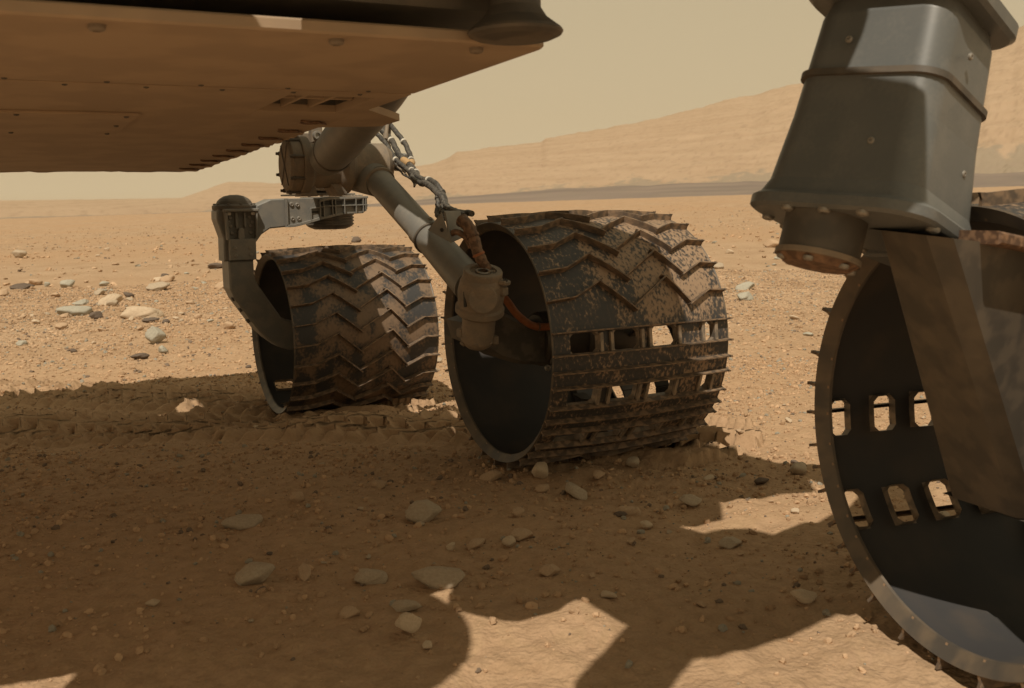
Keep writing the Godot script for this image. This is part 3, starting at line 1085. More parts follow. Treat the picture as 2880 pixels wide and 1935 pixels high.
func build_chassis() -> void:
	# frame: x outboard, y up from the belly, z forward from the front edge; the body leans a little to the rear
	var ch := rover_node("chassis", Vector3(0, 0.7045, -0.87), Basis(Vector3.RIGHT, -0.035))
	var body := Shape.new()
	body.box(Vector3(-0.14, 0.235, -0.89), Vector3(1.27, 0.40, 1.76), Basis.IDENTITY, 0.012)
	obj("body_box", body.mesh(), M.grey_paint, ch)
	var top := Shape.new()
	top.box(Vector3(-0.14, 0.452, -0.90), Vector3(1.34, 0.03, 1.80), Basis.IDENTITY, 0.006)
	obj("top_deck", top.mesh(), M.dusty_paint, ch)
	# belly panels: front strip, then the long rear panel with its recess
	var p1 := Shape.new()
	p1.prism(pv([[-0.78, -0.332], [0.505, -0.332], [0.507, -0.012], [0.505, -0.003], [0.497, 0.002], [-0.78, 0.0]]), Vector3.ZERO, Vector3.RIGHT, Vector3.BACK, -0.012, 0.0, 0.002)
	obj("belly_panel", p1.mesh(), M.belly, ch)
	var p2 := Shape.new()
	var za := -0.341
	for q in [[-0.78, -1.78, 0.357, za], [0.357, -1.78, 0.505, -0.540], [0.357, -0.380, 0.505, za], [0.470, -0.540, 0.505, -0.380]]:
		var c := Vector3((q[0] + q[2]) / 2.0, 0.0055, (q[1] + q[3]) / 2.0)
		p2.box(c, Vector3(q[2] - q[0], 0.011, q[3] - q[1]), Basis.IDENTITY, 0.0006)
	p2.prism(pv([[0.505, -0.735], [0.60, -0.70], [0.60, -0.62], [0.505, -0.50]]), Vector3.ZERO, Vector3.RIGHT, Vector3.BACK, -0.011, 0.0, 0.0006)
	obj("belly_panel", p2.mesh(), M.belly, ch)
	var rc := Shape.new()
	rc.box(Vector3(0.4135, 0.036, -0.46), Vector3(0.14, 0.006, 0.19), Basis.IDENTITY, 0.001)
	for q in [0.355, 0.472]:
		rc.box(Vector3(q, 0.022, -0.46), Vector3(0.004, 0.024, 0.16), Basis.IDENTITY, 0.0008)
	rc.box(Vector3(0.4135, 0.022, -0.543), Vector3(0.121, 0.024, 0.005), Basis.IDENTITY, 0.0008)
	rc.box(Vector3(0.4135, 0.022, -0.377), Vector3(0.121, 0.024, 0.005), Basis.IDENTITY, 0.0008)
	rc.box(Vector3(-0.14, 0.018, -0.3365), Vector3(1.27, 0.006, 0.03), Basis.IDENTITY, 0.0008)
	obj("recess_lining", rc.mesh(), M.dark_paint, ch)
	for q in [[0.392, 0.0], [0.431, 0.0]]:
		var rb := Shape.new()
		rb.box(Vector3(q[0], 0.0185, -0.46), Vector3(0.005, 0.026, 0.156), Basis.IDENTITY, 0.001)
		obj("recess_rib", rb.mesh(), M.belly, ch)
	var rb2 := Shape.new()
	rb2.box(Vector3(0.4135, 0.0195, -0.465), Vector3(0.113, 0.023, 0.005), Basis.IDENTITY, 0.001)
	obj("recess_rib", rb2.mesh(), M.belly, ch)
	# rows of small fasteners and a service cover on the belly
	for q in 12:
		bolt(ch, Vector3(0.44 - q * 0.085, 0.001, -0.352), Vector3.DOWN, 0.0032, M.dark_paint)
	for q in 10:
		bolt(ch, Vector3(0.44 - q * 0.10, 0.001, -0.322), Vector3.DOWN, 0.0032, M.dark_paint)
	var cov := Shape.new()
	cov.box(Vector3(0.06, -0.002, -0.72), Vector3(0.30, 0.004, 0.26), Basis.IDENTITY, 0.001)
	obj("service_cover", cov.mesh(), M.belly, ch)
	for q in [[-0.075, -0.605], [0.06, -0.605], [0.195, -0.605], [-0.075, -0.72], [0.195, -0.72], [-0.075, -0.835], [0.06, -0.835], [0.195, -0.835]]:
		bolt(ch, Vector3(q[0], -0.0035, q[1]), Vector3.DOWN, 0.0035, M.dark_paint)
	# stitched hem along the outboard and rear edges
	var path := []
	for i in 60:
		var z := lerpf(-0.83, -1.78, i / 59.0)
		path.append(Vector3(0.506 + 0.004 * n_mid.get_noise_1d(z * 60.0), 0.004 + 0.003 * n_mid.get_noise_1d(z * 90.0 + 40.0), z))
	for i in 40:
		var x := lerpf(0.505, -0.2, i / 39.0)
		path.append(Vector3(x, 0.004 + 0.002 * n_mid.get_noise_1d(x * 90.0), -1.782 + 0.003 * n_mid.get_noise_1d(x * 70.0 + 9.0)))
	var hem := Shape.new()
	hem.tube(path, [0.0055], 7)
	obj("hem", hem.mesh(), M.belly, ch)
	for i in 9:   # lacing eyelets under the edge
		var z := -0.66 - i * 0.128
		var ey := Shape.new()
		ey.lathe(prof([[0.0165, -0.0004], [0.018, -0.0016], [0.0165, -0.0022], [0.0155, -0.0004]]), 28, Vector3(0.470, 0.0, z), Vector3.UP)
		ey.lathe(prof([[0.0, -0.0006], [0.004, -0.0006], [0.0045, -0.0018], [0.0, -0.002]]), 18, Vector3(0.472, 0.0, z), Vector3.UP)
		ey.tube(spline([Vector3(0.445, -0.002, z + 0.03), Vector3(0.478, -0.004, z + 0.022), Vector3(0.492, -0.002, z - 0.004), Vector3(0.503, 0.0, z - 0.03)], 4), [0.0016], 5)
		obj("lacing_eyelet", ey.mesh(), M.brown_wrap, ch)
	# front corner: post, flared skirt and its bolts
	var fr := Shape.new()
	fr.box(Vector3(-0.14, 0.22, 0.006), Vector3(1.24, 0.36, 0.012), Basis.IDENTITY, 0.004)
	obj("front_panel", fr.mesh(), M.dusty_paint, ch)
	var post := Shape.new()
	post.tube([Vector3(0.499, 0.02, -0.004), Vector3(0.499, 0.40, -0.004)], [0.0042], 12)
	post.lathe(prof([[0.0, 0.020], [0.006, 0.020], [0.007, 0.024], [0.006, 0.028], [0.0, 0.029]]), 14, Vector3(0.501, 0.0, -0.004), Vector3.UP)
	obj("corner_post", post.mesh(), M.dusty_paint, ch)
	var skirt := Shape.new()
	skirt.lathe(prof([[0.0, 0.004], [0.02, 0.0042], [0.036, 0.0065], [0.043, 0.0095], [0.0445, 0.012], [0.043, 0.0145], [0.030, 0.0245], [0.024, 0.034], [0.022, 0.06], [0.022, 0.16], [0.0, 0.162]]), 40, Vector3(0.456, -0.006, 0.030), Vector3.UP)
	obj("corner_skirt", skirt.mesh(), M.dark_paint, ch)
	for x in [0.44, 0.30, 0.10, -0.12, -0.35]:
		bolt(ch, Vector3(x, 0.0, -0.02), Vector3.DOWN, 0.007, M.dusty_paint)


func build_rest_of_body() -> void:
	# generator behind the body and the arm with its turret ahead: out of the picture, but they shade the ground
	var gen := rover_node("power_generator", Vector3(-0.12, 0.93, -3.12))
	var gs := Shape.new()
	gs.lathe(prof([[0.0, -0.30], [0.21, -0.30], [0.23, -0.28], [0.23, 0.24], [0.21, 0.26], [0.0, 0.26]]), 36, Vector3.ZERO, Vector3(0, 0.1, -1))
	obj("generator_drum", gs.mesh(), M.grey_paint, gen)
	for i in 8:
		var s := Shape.new()
		var a := TAU * i / 8.0 + 0.2
		var d := Vector3(cos(a), sin(a), 0)
		s.beam(d * 0.29 + Vector3(0, 0, 0.26), d * 0.29 + Vector3(0, 0, -0.32), 0.012, 0.13, d, 0.003)
		obj("cooling_fin", s.mesh(), M.grey_paint, gen)
	var sh := Shape.new()
	sh.box(Vector3(0.0, 0.15, -0.06), Vector3(1.25, 0.02, 0.55), Basis(Vector3.RIGHT, -0.06), 0.004)
	sh.box(Vector3(0.30, -0.02, -0.08), Vector3(0.66, 0.015, 0.50), Basis(Vector3.RIGHT, -0.03), 0.004)
	obj("heat_shield", sh.mesh(), M.grey_paint, gen)
	var rp := Shape.new()  # unseen panel added to keep the rear steering arm in shade
	rp.box(Vector3(0.43, 0.17, 0.34), Vector3(0.40, 0.02, 0.40), Basis.IDENTITY, 0.004)
	obj("rear_shade_panel", rp.mesh(), M.grey_paint, gen)
	var arm := rover_node("robotic_arm", Vector3.ZERO)
	var sh0 := Shape.new()
	sh0.lathe(prof([[0.0, 0.78], [0.085, 0.78], [0.09, 0.785], [0.09, 1.10], [0.08, 1.115], [0.0, 1.12]]), 36, Vector3(0.29, 0.0, -0.76), Vector3.UP)
	obj("shoulder_drum", sh0.mesh(), M.grey_paint, arm)
	var a1 := Shape.new()
	a1.tube([Vector3(0.29, 1.06, -0.76), Vector3(0.52, 1.10, -0.56)], [0.06], 24)
	obj("upper_arm", a1.mesh(), M.grey_paint, arm)
	var el := Shape.new()
	el.lathe(prof([[0.0, -0.08], [0.075, -0.08], [0.08, -0.07], [0.08, 0.07], [0.075, 0.08], [0.0, 0.08]]), 28, Vector3(0.52, 1.10, -0.56), Vector3(0.3, 1, 0.2))
	obj("elbow_joint", el.mesh(), M.grey_paint, arm)
	var a2 := Shape.new()
	a2.tube([Vector3(0.52, 1.10, -0.56), Vector3(0.15, 1.02, -0.33)], [0.05], 24)
	obj("forearm", a2.mesh(), M.grey_paint, arm)
	var tu := Shape.new()
	tu.lathe(prof([[0.0, -0.12], [0.20, -0.12], [0.215, -0.10], [0.215, 0.08], [0.13, 0.14], [0.0, 0.14]]), 32, Vector3(-0.13, 1.0, -0.63), Vector3(0.2, 1.0, 0.1))
	obj("turret", tu.mesh(), M.grey_paint, arm)
	var eq := Shape.new()   # unseen box ahead of the body, added to shade the ground
	eq.box(Vector3(0.40, 1.05, -0.61), Vector3(0.29, 0.14, 0.50), Basis(Vector3.UP, 0.12), 0.02)
	obj("shade_box", eq.mesh(), M.grey_paint, arm)
	# unseen deck antenna and side panel, added for their shadows on the wheels
	var an := rover_node("shade_antenna", Vector3(0.70, 1.36, -1.16))
	var ad := Shape.new()
	ad.lathe(prof([[0.0, -0.012], [0.16, -0.012], [0.165, 0.0], [0.16, 0.012], [0.0, 0.012]]), 6, Vector3.ZERO, Vector3(0.2, 1.0, 0.3))
	obj("shade_antenna_plate", ad.mesh(), M.dusty_paint, an)
	var am := Shape.new()
	am.tube([Vector3(-0.02, 0.0, -0.02), Vector3(-0.06, -0.12, -0.06), Vector3(-0.18, -0.20, -0.10)], [0.02], 14)
	obj("shade_antenna_mount", am.mesh(), M.grey_paint, an)
	var hx := rover_node("shade_side_panel", Vector3(0.62, 0.98, -2.54))
	var hs := Shape.new()
	hs.box(Vector3.ZERO, Vector3(0.25, 0.02, 0.34), Basis(Vector3(0, 0, 1), -0.2), 0.004)
	obj("panel", hs.mesh(), M.grey_paint, hx)
	for q in [-0.12, 0.12]:
		var st := Shape.new()
		st.beam(Vector3(-0.13, 0.02, q), Vector3(0.0, 0.012, q), 0.02, 0.02)
		obj("stay", st.mesh(), M.grey_paint, hx)


func build_rocker() -> void:
	var r := Shape.new()
	r.tube(spline([Vector3(0.700, 0.655, -2.17), Vector3(0.676, 0.690, -1.97), Vector3(0.63, 0.765, -1.60), Vector3(0.60, 0.84, -1.42)], 5), [0.040, 0.040, 0.041, 0.042, 0.043], 36)
	var o := obj("rocker_arm", r.mesh(), M.grey_paint, rover)
	var c := Shape.new()
	c.lathe(prof([[0.036, -0.002], [0.0425, -0.001], [0.0435, 0.001], [0.0435, 0.006], [0.0415, 0.008]]), 40, Vector3(0.694, 0.664, -2.11), Vector3(-0.12, 0.18, 0.98))
	obj("collar", c.mesh(), M.dark_paint, o)
	var p := Shape.new()
	p.lathe(prof([[0.0, -0.10], [0.085, -0.10], [0.09, -0.095], [0.09, 0.05], [0.07, 0.065], [0.0, 0.07]]), 36, Vector3(0.60, 0.86, -1.42), Vector3.RIGHT)
	obj("pivot_hub", p.mesh(), M.grey_paint, o)
	var f := Shape.new()   # deep unseen side box that carries both arms, shaped for its shadow
	f.prism(pv([[-1.62, 1.08], [-1.60, 0.95], [-1.40, 0.93], [-1.02, 0.94], [-0.97, 1.02], [-1.05, 1.12], [-1.55, 1.14]]), Vector3.ZERO, Vector3(0, 0, 1), Vector3.UP, -0.86, -0.58, 0.01)
	obj("side_box", f.mesh(), M.grey_paint, o)
	var ft := Shape.new()
	ft.tube(spline([Vector3(0.80, 1.03, -1.05), Vector3(1.0, 1.0, -0.90), Vector3(1.02, 0.90, -0.74), Vector3(0.84, 0.76, -0.71)], 6), [0.055], 30)
	obj("front_tube", ft.mesh(), M.grey_paint, o)
	var fb := Shape.new()  # unseen block, outlined to cast the shadow band by the front wheel
	fb.prism(pv([[0.52, -1.15], [0.52, -0.78], [0.66, -0.76], [0.72, -0.84], [0.90, -0.79], [0.99, -0.92], [0.97, -1.06], [0.86, -1.22]]), Vector3.ZERO, Vector3.RIGHT, Vector3.BACK, -1.06, -0.98, 0.01)
	obj("front_shade_box", fb.mesh(), M.grey_paint, o)
	var rt := Shape.new()  # unseen block added to shade the bogie tube, gapped to leave lit patches
	rt.prism(pv([[-2.12, 0.98], [-1.83, 0.97], [-1.83, 1.08], [-2.08, 1.06]]), Vector3.ZERO, Vector3(0, 0, 1), Vector3.UP, -0.685, -0.60, 0.01)
	rt.beam(Vector3(0.64, 1.03, -1.86), Vector3(0.64, 1.03, -1.58), 0.03, 0.05)
	obj("rear_shade_box", rt.mesh(), M.grey_paint, o)


func build_bogie() -> void:
	# pivot drum, its axis across the rover
	var at := Vector3(0.632, 0.642, -2.272)
	var d := Shape.new()
	d.lathe(prof([[0.0, 0.028], [0.0645, 0.028], [0.066, 0.030], [0.066, 0.048], [0.060, 0.050], [0.053, 0.056], [0.051, 0.060], [0.051, 0.118], [0.058, 0.124], [0.064, 0.132], [0.064, 0.146], [0.054, 0.150], [0.052, 0.156], [0.052, 0.235], [0.040, 0.25], [0.0, 0.25]]), 56, at, Vector3.RIGHT)
	var drum := obj("bogie_pivot", d.mesh(), M.dusty_paint, rover)
	var l := Shape.new()
	l.lathe(prof([[0.0, 0.0], [0.052, 0.0], [0.0555, 0.0025], [0.0565, 0.004], [0.060, 0.004], [0.0615, 0.006], [0.0615, 0.0275], [0.0, 0.0275]]), 56, at, Vector3.RIGHT)
	obj("lid", l.mesh(), M.dusty_paint, drum)
	for a in [62.0, 118.0, 235.0, 300.0]:
		var rb := Shape.new()
		var e := Vector3(0, sin(deg_to_rad(a)), cos(deg_to_rad(a)))
		rb.beam(at + Vector3(-0.0006, 0, 0), at + e * 0.052 + Vector3(-0.0006, 0, 0), 0.0022, 0.0026, Vector3.RIGHT, 0.0004)
		obj("lid_rib", rb.mesh(), M.dark_paint, drum)
	for i in 8:
		var a := TAU * i / 8.0 + 0.3
		var e := Vector3(0, sin(a), cos(a))
		var st := Shape.new()
		st.tube([at + e * 0.063 + Vector3(-0.004, 0, 0), at + e * 0.063 + Vector3(0.030, 0, 0)], [0.0034], 10)
		st.tube([at + e * 0.063 + Vector3(0.002, 0, 0), at + e * 0.063 + Vector3(0.008, 0, 0)], [0.0052], 6)
		obj("stud", st.mesh(), M.dark_paint, drum)
	# foot flanges under the drum
	var ft := Shape.new()
	ft.prism(pv([[0.66, 0.572], [0.70, 0.572], [0.694, 0.60], [0.668, 0.60]]), Vector3(0, 0, 0), Vector3.RIGHT, Vector3.UP, -2.30, -2.25, 0.002)
	ft.prism(pv([[0.728, 0.60], [0.775, 0.60], [0.766, 0.575], [0.745, 0.572]]), Vector3(0, 0, 0), Vector3.RIGHT, Vector3.UP, -2.31, -2.24, 0.002)
	obj("foot_flange", ft.mesh(), M.dusty_paint, drum)
	# upper bracket, eye bolt and clevis behind the rocker tube
	var br := Shape.new()
	br.prism(pv([[0.682, 0.695], [0.712, 0.695], [0.716, 0.73], [0.708, 0.79], [0.683, 0.79]]), Vector3.ZERO, Vector3.RIGHT, Vector3.UP, -2.43, -2.39, 0.002)
	br.box(Vector3(0.726, 0.706, -2.40), Vector3(0.05, 0.036, 0.035), Basis.IDENTITY, 0.003)
	br.prism(pv([[0.724, 0.70], [0.752, 0.70], [0.748, 0.79], [0.726, 0.79]]), Vector3.ZERO, Vector3.RIGHT, Vector3.UP, -2.385, -2.355, 0.002)
	obj("upper_bracket", br.mesh(), M.dusty_paint, drum)
	var ey := Shape.new()
	ey.lathe(prof([[0.0, 0.004], [0.005, 0.004], [0.0055, 0.008], [0.0095, 0.008], [0.0105, 0.005], [0.0105, -0.004], [0.0, -0.004]]), 24, Vector3(0.7355, 0.716, -2.352), Vector3(0, 0, 1))
	obj("eye_bolt", ey.mesh(), M.bolt, drum)
	# outboard brackets and connector box beside the rocker tube
	var ob := Shape.new()
	ob.box(Vector3(0.868, 0.675, -2.41), Vector3(0.055, 0.036, 0.03), Basis.IDENTITY, 0.003)
	ob.box(Vector3(0.866, 0.712, -2.42), Vector3(0.05, 0.026, 0.03), Basis.IDENTITY, 0.003)
	ob.box(Vector3(0.88, 0.742, -2.42), Vector3(0.10, 0.018, 0.04), Basis.IDENTITY, 0.003)
	obj("outer_bracket", ob.mesh(), M.grey_paint, drum)
	var cb := Shape.new()
	cb.box(Vector3(0.892, 0.668, -2.335), Vector3(0.042, 0.034, 0.03), Basis.from_euler(Vector3(0, 0.35, -0.06)), 0.003)
	obj("connector_box", cb.mesh(), M.dusty_paint, drum)
	var can := Shape.new()
	can.lathe(prof([[0.0, -0.03], [0.021, -0.03], [0.023, -0.027], [0.023, 0.024], [0.021, 0.027], [0.0, 0.028]]), 28, Vector3(0.965, 0.655, -2.40), Vector3(0.25, -0.1, 0.95))
	obj("motor_can", can.mesh(), M.grey_paint, drum)
	for q in [[0.845, 0.695, -2.36, 0.10, 0.016], [0.915, 0.690, -2.36, 0.06, 0.012], [0.905, 0.715, -2.34, 0.05, 0.010]]:
		var rod := Shape.new()
		rod.tube([Vector3(q[0], q[1], q[2]), Vector3(q[0] + 0.02, q[1] + q[3], q[2] - 0.03)], [q[4] * 0.5], 12)
		rod.lathe(prof([[0.0, -0.008], [q[4] * 0.8, -0.008], [q[4] * 0.8, 0.006], [0.0, 0.006]]), 8, Vector3(q[0], q[1], q[2]), Vector3(0.2, 1.0, -0.3))
		obj("strut", rod.mesh(), M.dusty_paint, drum)
	for i in 5:
		var lc := Shape.new()
		var x0 := 0.880 + i * 0.008
		lc.tube(spline([Vector3(x0, 0.66, -2.318), Vector3(x0 + 0.012, 0.645, -2.285), Vector3(x0 + 0.022, 0.628, -2.245), Vector3(x0 + 0.012, 0.618 - 0.003 * i, -2.20), Vector3(0.888, 0.606 - 0.004 * i, -2.13)], 5), [0.0024], 8)
		obj("thin_cable", lc.mesh(), M.cable if i % 2 == 0 else M.hole_edge, drum)
	for q in [[0.705, 0.694, 0.0065], [0.660, 0.712, 0.005], [0.775, 0.700, 0.005]]:
		bolt(drum, Vector3(q[0], q[1], -2.225), Vector3(-0.2, 0.2, 1), q[2])
	var cg := Shape.new()
	cg.box(Vector3(0.735, 0.700, -2.235), Vector3(0.05, 0.022, 0.03), Basis(Vector3.UP, 0.3), 0.003)
	obj("clevis", cg.mesh(), M.grey_paint, drum)
	# rear beam to the steering drive
	var rb := Shape.new()
	rb.beam(Vector3(0.76, 0.612, -2.31), Vector3(0.97, 0.602, -3.06), 0.075, 0.036)
	rb.box(Vector3(0.868, 0.5795, -2.80), Vector3(0.145, 0.005, 0.24), Basis.IDENTITY, 0.001)
	rb.box(Vector3(0.863, 0.594, -2.86), Vector3(0.07, 0.006, 0.20), Basis.IDENTITY, 0.001)
	var beam := obj("bogie_rear_beam", rb.mesh(), M.grey_paint, rover)
	for x in [0.815, 0.85, 0.905]:
		bolt(beam, Vector3(x, 0.577, -2.70), Vector3.DOWN, 0.005)
	# the tube that carries the mid wheel
	var p0 := Vector3(0.815, 0.625, -2.285)
	var p1 := Vector3(0.836, 0.604, -2.215)
	var p2 := Vector3(0.842, 0.492, -1.972)
	var p3 := Vector3(0.846, 0.392, -1.755)
	var dir := (p3 - p1).normalized()
	var t := Shape.new()
	t.tube([p0 + Vector3(-0.02, 0.012, -0.02), p0, p1], [0.047, 0.045, 0.037], 36)
	t.tube([p1, p2], [0.0318, 0.0310], 40)
	t.tube([p2 - dir * 0.01, p2 + dir * 0.02, p2 + dir * 0.021, p3], [0.0335, 0.0335, 0.0325, 0.036], 40)
	var tube := obj("bogie_tube", t.mesh(), M.grey_paint, rover)
	var c1 := Shape.new()
	c1.lathe(prof([[0.030, -0.004], [0.0365, -0.003], [0.0375, 0.0], [0.0365, 0.004], [0.031, 0.005]]), 44, p1 + dir * 0.004, dir)
	obj("collar", c1.mesh(), M.dusty_paint, tube)
	var c2 := Shape.new()
	c2.lathe(prof([[0.031, -0.003], [0.0365, -0.002], [0.0365, 0.003], [0.031, 0.004]]), 44, p2 + dir * 0.03, dir)
	obj("collar", c2.mesh(), M.dark_paint, tube)
	for q in [[0.0, 0.35], [0.018, -0.9], [0.006, 1.4]]:
		var side := dir.cross(Vector3.UP).normalized()
		var e := (-side).rotated(dir, q[1])
		bolt(tube, p2 + dir * q[0] + e * 0.0325, e, 0.006)
	# small square window plate on the tube
	var wp := Shape.new()
	var sd := dir.cross(Vector3.UP).normalized()
	var face := (-sd).rotated(dir, -0.55).normalized()
	var b := Basis(dir, face.cross(dir).normalized(), face)
	var wc := p2 + dir * 0.115 + face * 0.0345
	for q in [[-0.019, 0.0, 0.006, 0.040], [0.019, 0.0, 0.006, 0.040], [0.0, 0.017, 0.032, 0.006], [0.0, -0.017, 0.032, 0.006]]:
		wp.box(wc + b.x * q[0] + b.y * q[1], Vector3(q[2], q[3], 0.010), b, 0.001)
	obj("window_frame", wp.mesh(), M.grey_paint, tube)
	for q in [[-0.019, 0.017], [0.019, 0.017], [-0.019, -0.017], [0.019, -0.017]]:
		bolt(tube, wc + b.x * q[0] + b.y * q[1] + face * 0.005, face, 0.0025)


func build_mid_drive() -> void:
	var at := Vector3(0.846, 0.0, -1.722)
	var ax := Vector3(-0.045, 1.0, 0.33).normalized()
	var s := Shape.new()
	var o := at + Vector3(0, 0.345, 0)
	s.lathe(prof([[0.0, -0.004], [0.044, -0.004], [0.0475, 0.0], [0.0475, 0.010], [0.044, 0.014], [0.0435, 0.018], [0.0455, 0.040], [0.0425, 0.062], [0.039, 0.070], [0.0375, 0.073], [0.0375, 0.083], [0.036, 0.086], [0.026, 0.086], [0.0255, 0.082], [0.016, 0.082], [0.0155, 0.079], [0.0, 0.079]]), 60, o, ax)
	s.lathe(prof([[0.0, -0.075], [0.020, -0.075], [0.029, -0.068], [0.0325, -0.060], [0.0325, -0.010], [0.036, -0.004]]), 48, o, ax)
	var dr := obj("drive_housing", s.mesh(), M.dusty_paint, rover)
	var ring := Shape.new()
	ring.lathe(prof([[0.0095, 0.0815], [0.0145, 0.0815], [0.0145, 0.0845], [0.0125, 0.0855], [0.0095, 0.0845]]), 36, o, ax)
	obj("bearing_ring", ring.mesh(), M.bolt, dr)
	for i in 6:
		var a := TAU * i / 6.0 + 0.4
		bolt(dr, o + ax * 0.0825 + Vector3(cos(a) * 0.0205, 0, sin(a) * 0.0205), ax, 0.0028, M.dusty_paint)
	# side boss: a blind disc facing the camera side, lug and slot
	var look := Vector3(-0.45, 0.0, 0.89).normalized()
	var boss := Shape.new()
	boss.lathe(prof([[0.0, 0.047], [0.0255, 0.047], [0.0275, 0.0455], [0.0275, 0.030], [0.0, 0.030]]), 40, o + ax * 0.030 + look.cross(Vector3.UP) * -0.004, look)
	obj("side_boss", boss.mesh(), M.dusty_paint, dr)
	var lug := Shape.new()
	var lr := Vector3(0.62, 0.0, 0.78).normalized()
	lug.box(o + ax * 0.061 + lr * 0.041, Vector3(0.022, 0.008, 0.022), Basis(lr, Vector3.UP, lr.cross(Vector3.UP)), 0.003)
	lug.lathe(prof([[0.0, 0.0645], [0.009, 0.0645], [0.010, 0.064], [0.010, 0.059], [0.0, 0.059]]), 20, o + lr * 0.048, ax)
	lug.box(o + ax * 0.043 + lr * 0.046, Vector3(0.014, 0.018, 0.020), Basis(lr, Vector3.UP, lr.cross(Vector3.UP)), 0.003)
	obj("lug", lug.mesh(), M.dusty_paint, dr)
	bolt(dr, o + ax * 0.0645 + lr * 0.048, ax, 0.0045, M.black)
	var slot := Shape.new()
	var sl := Vector3(-0.93, 0.0, 0.37).normalized()
	slot.box(o + ax * 0.030 + sl * 0.0445, Vector3(0.006, 0.030, 0.004), Basis(sl.cross(Vector3.UP) * -1.0, Vector3.UP, sl), 0.0015)
	obj("slot", slot.mesh(), M.black, dr)
	for i in 6:
		var a := TAU * i / 6.0
		bolt(dr, o + ax * -0.066 + Vector3(cos(a) * 0.030, 0, sin(a) * 0.030), -ax + Vector3(cos(a), 0, sin(a)), 0.006, M.dusty_paint)
	for e in [[-0.033, -0.045], [0.034, -0.062]]:
		var k := Shape.new()
		k.box(o + ax * e[1] + look.cross(Vector3.UP) * -e[0], Vector3(0.012, 0.018, 0.018), Basis.IDENTITY, 0.003)
		obj("lug", k.mesh(), M.dusty_paint, dr)
	# curved arm into the wheel
	var g := Shape.new()
	g.prism(pv([[0.845, 0.315], [0.855, 0.275], [0.885, 0.262], [0.93, 0.234], [0.972, 0.219], [1.03, 0.211], [1.10, 0.209], [1.10, 0.295], [1.03, 0.298], [0.975, 0.312], [0.93, 0.335]]), Vector3.ZERO, Vector3.RIGHT, Vector3.UP, -1.885, -1.80, 0.008)
	var arm := obj("wheel_arm", g.mesh(), M.dark_paint, rover)
	var pl := Shape.new()
	pl.prism(pv([[1.045, 0.214], [1.095, 0.212], [1.095, 0.292], [1.045, 0.292]]), Vector3.ZERO, Vector3.RIGHT, Vector3.UP, -1.80, -1.79, 0.002)
	obj("arm_plate", pl.mesh(), M.dark_paint, arm)
	bolt(arm, Vector3(1.04, 0.205, -1.80), Vector3(0, 0, 1), 0.007)
	bolt(arm, Vector3(1.085, 0.225, -1.79), Vector3(0, 0, 1), 0.005)
	# cable in an orange sleeve
	var oc := Shape.new()
	oc.tube(spline([Vector3(0.885, 0.40, -1.80), Vector3(0.925, 0.365, -1.775), Vector3(0.957, 0.326, -1.775), Vector3(0.995, 0.300, -1.775), Vector3(1.04, 0.297, -1.775), Vector3(1.10, 0.310, -1.79)], 6), [0.0078], 14)
	var cable := obj("sleeved_cable", oc.mesh(), M.orange_cable, rover)
	var tie := Shape.new()
	tie.lathe(prof([[0.0078, -0.002], [0.0092, -0.0015], [0.0092, 0.0015], [0.0078, 0.002]]), 16, Vector3(1.005, 0.2975, -1.775), Vector3(1, -0.12, 0))
	obj("cable_tie", tie.mesh(), M.brown_wrap, cable)


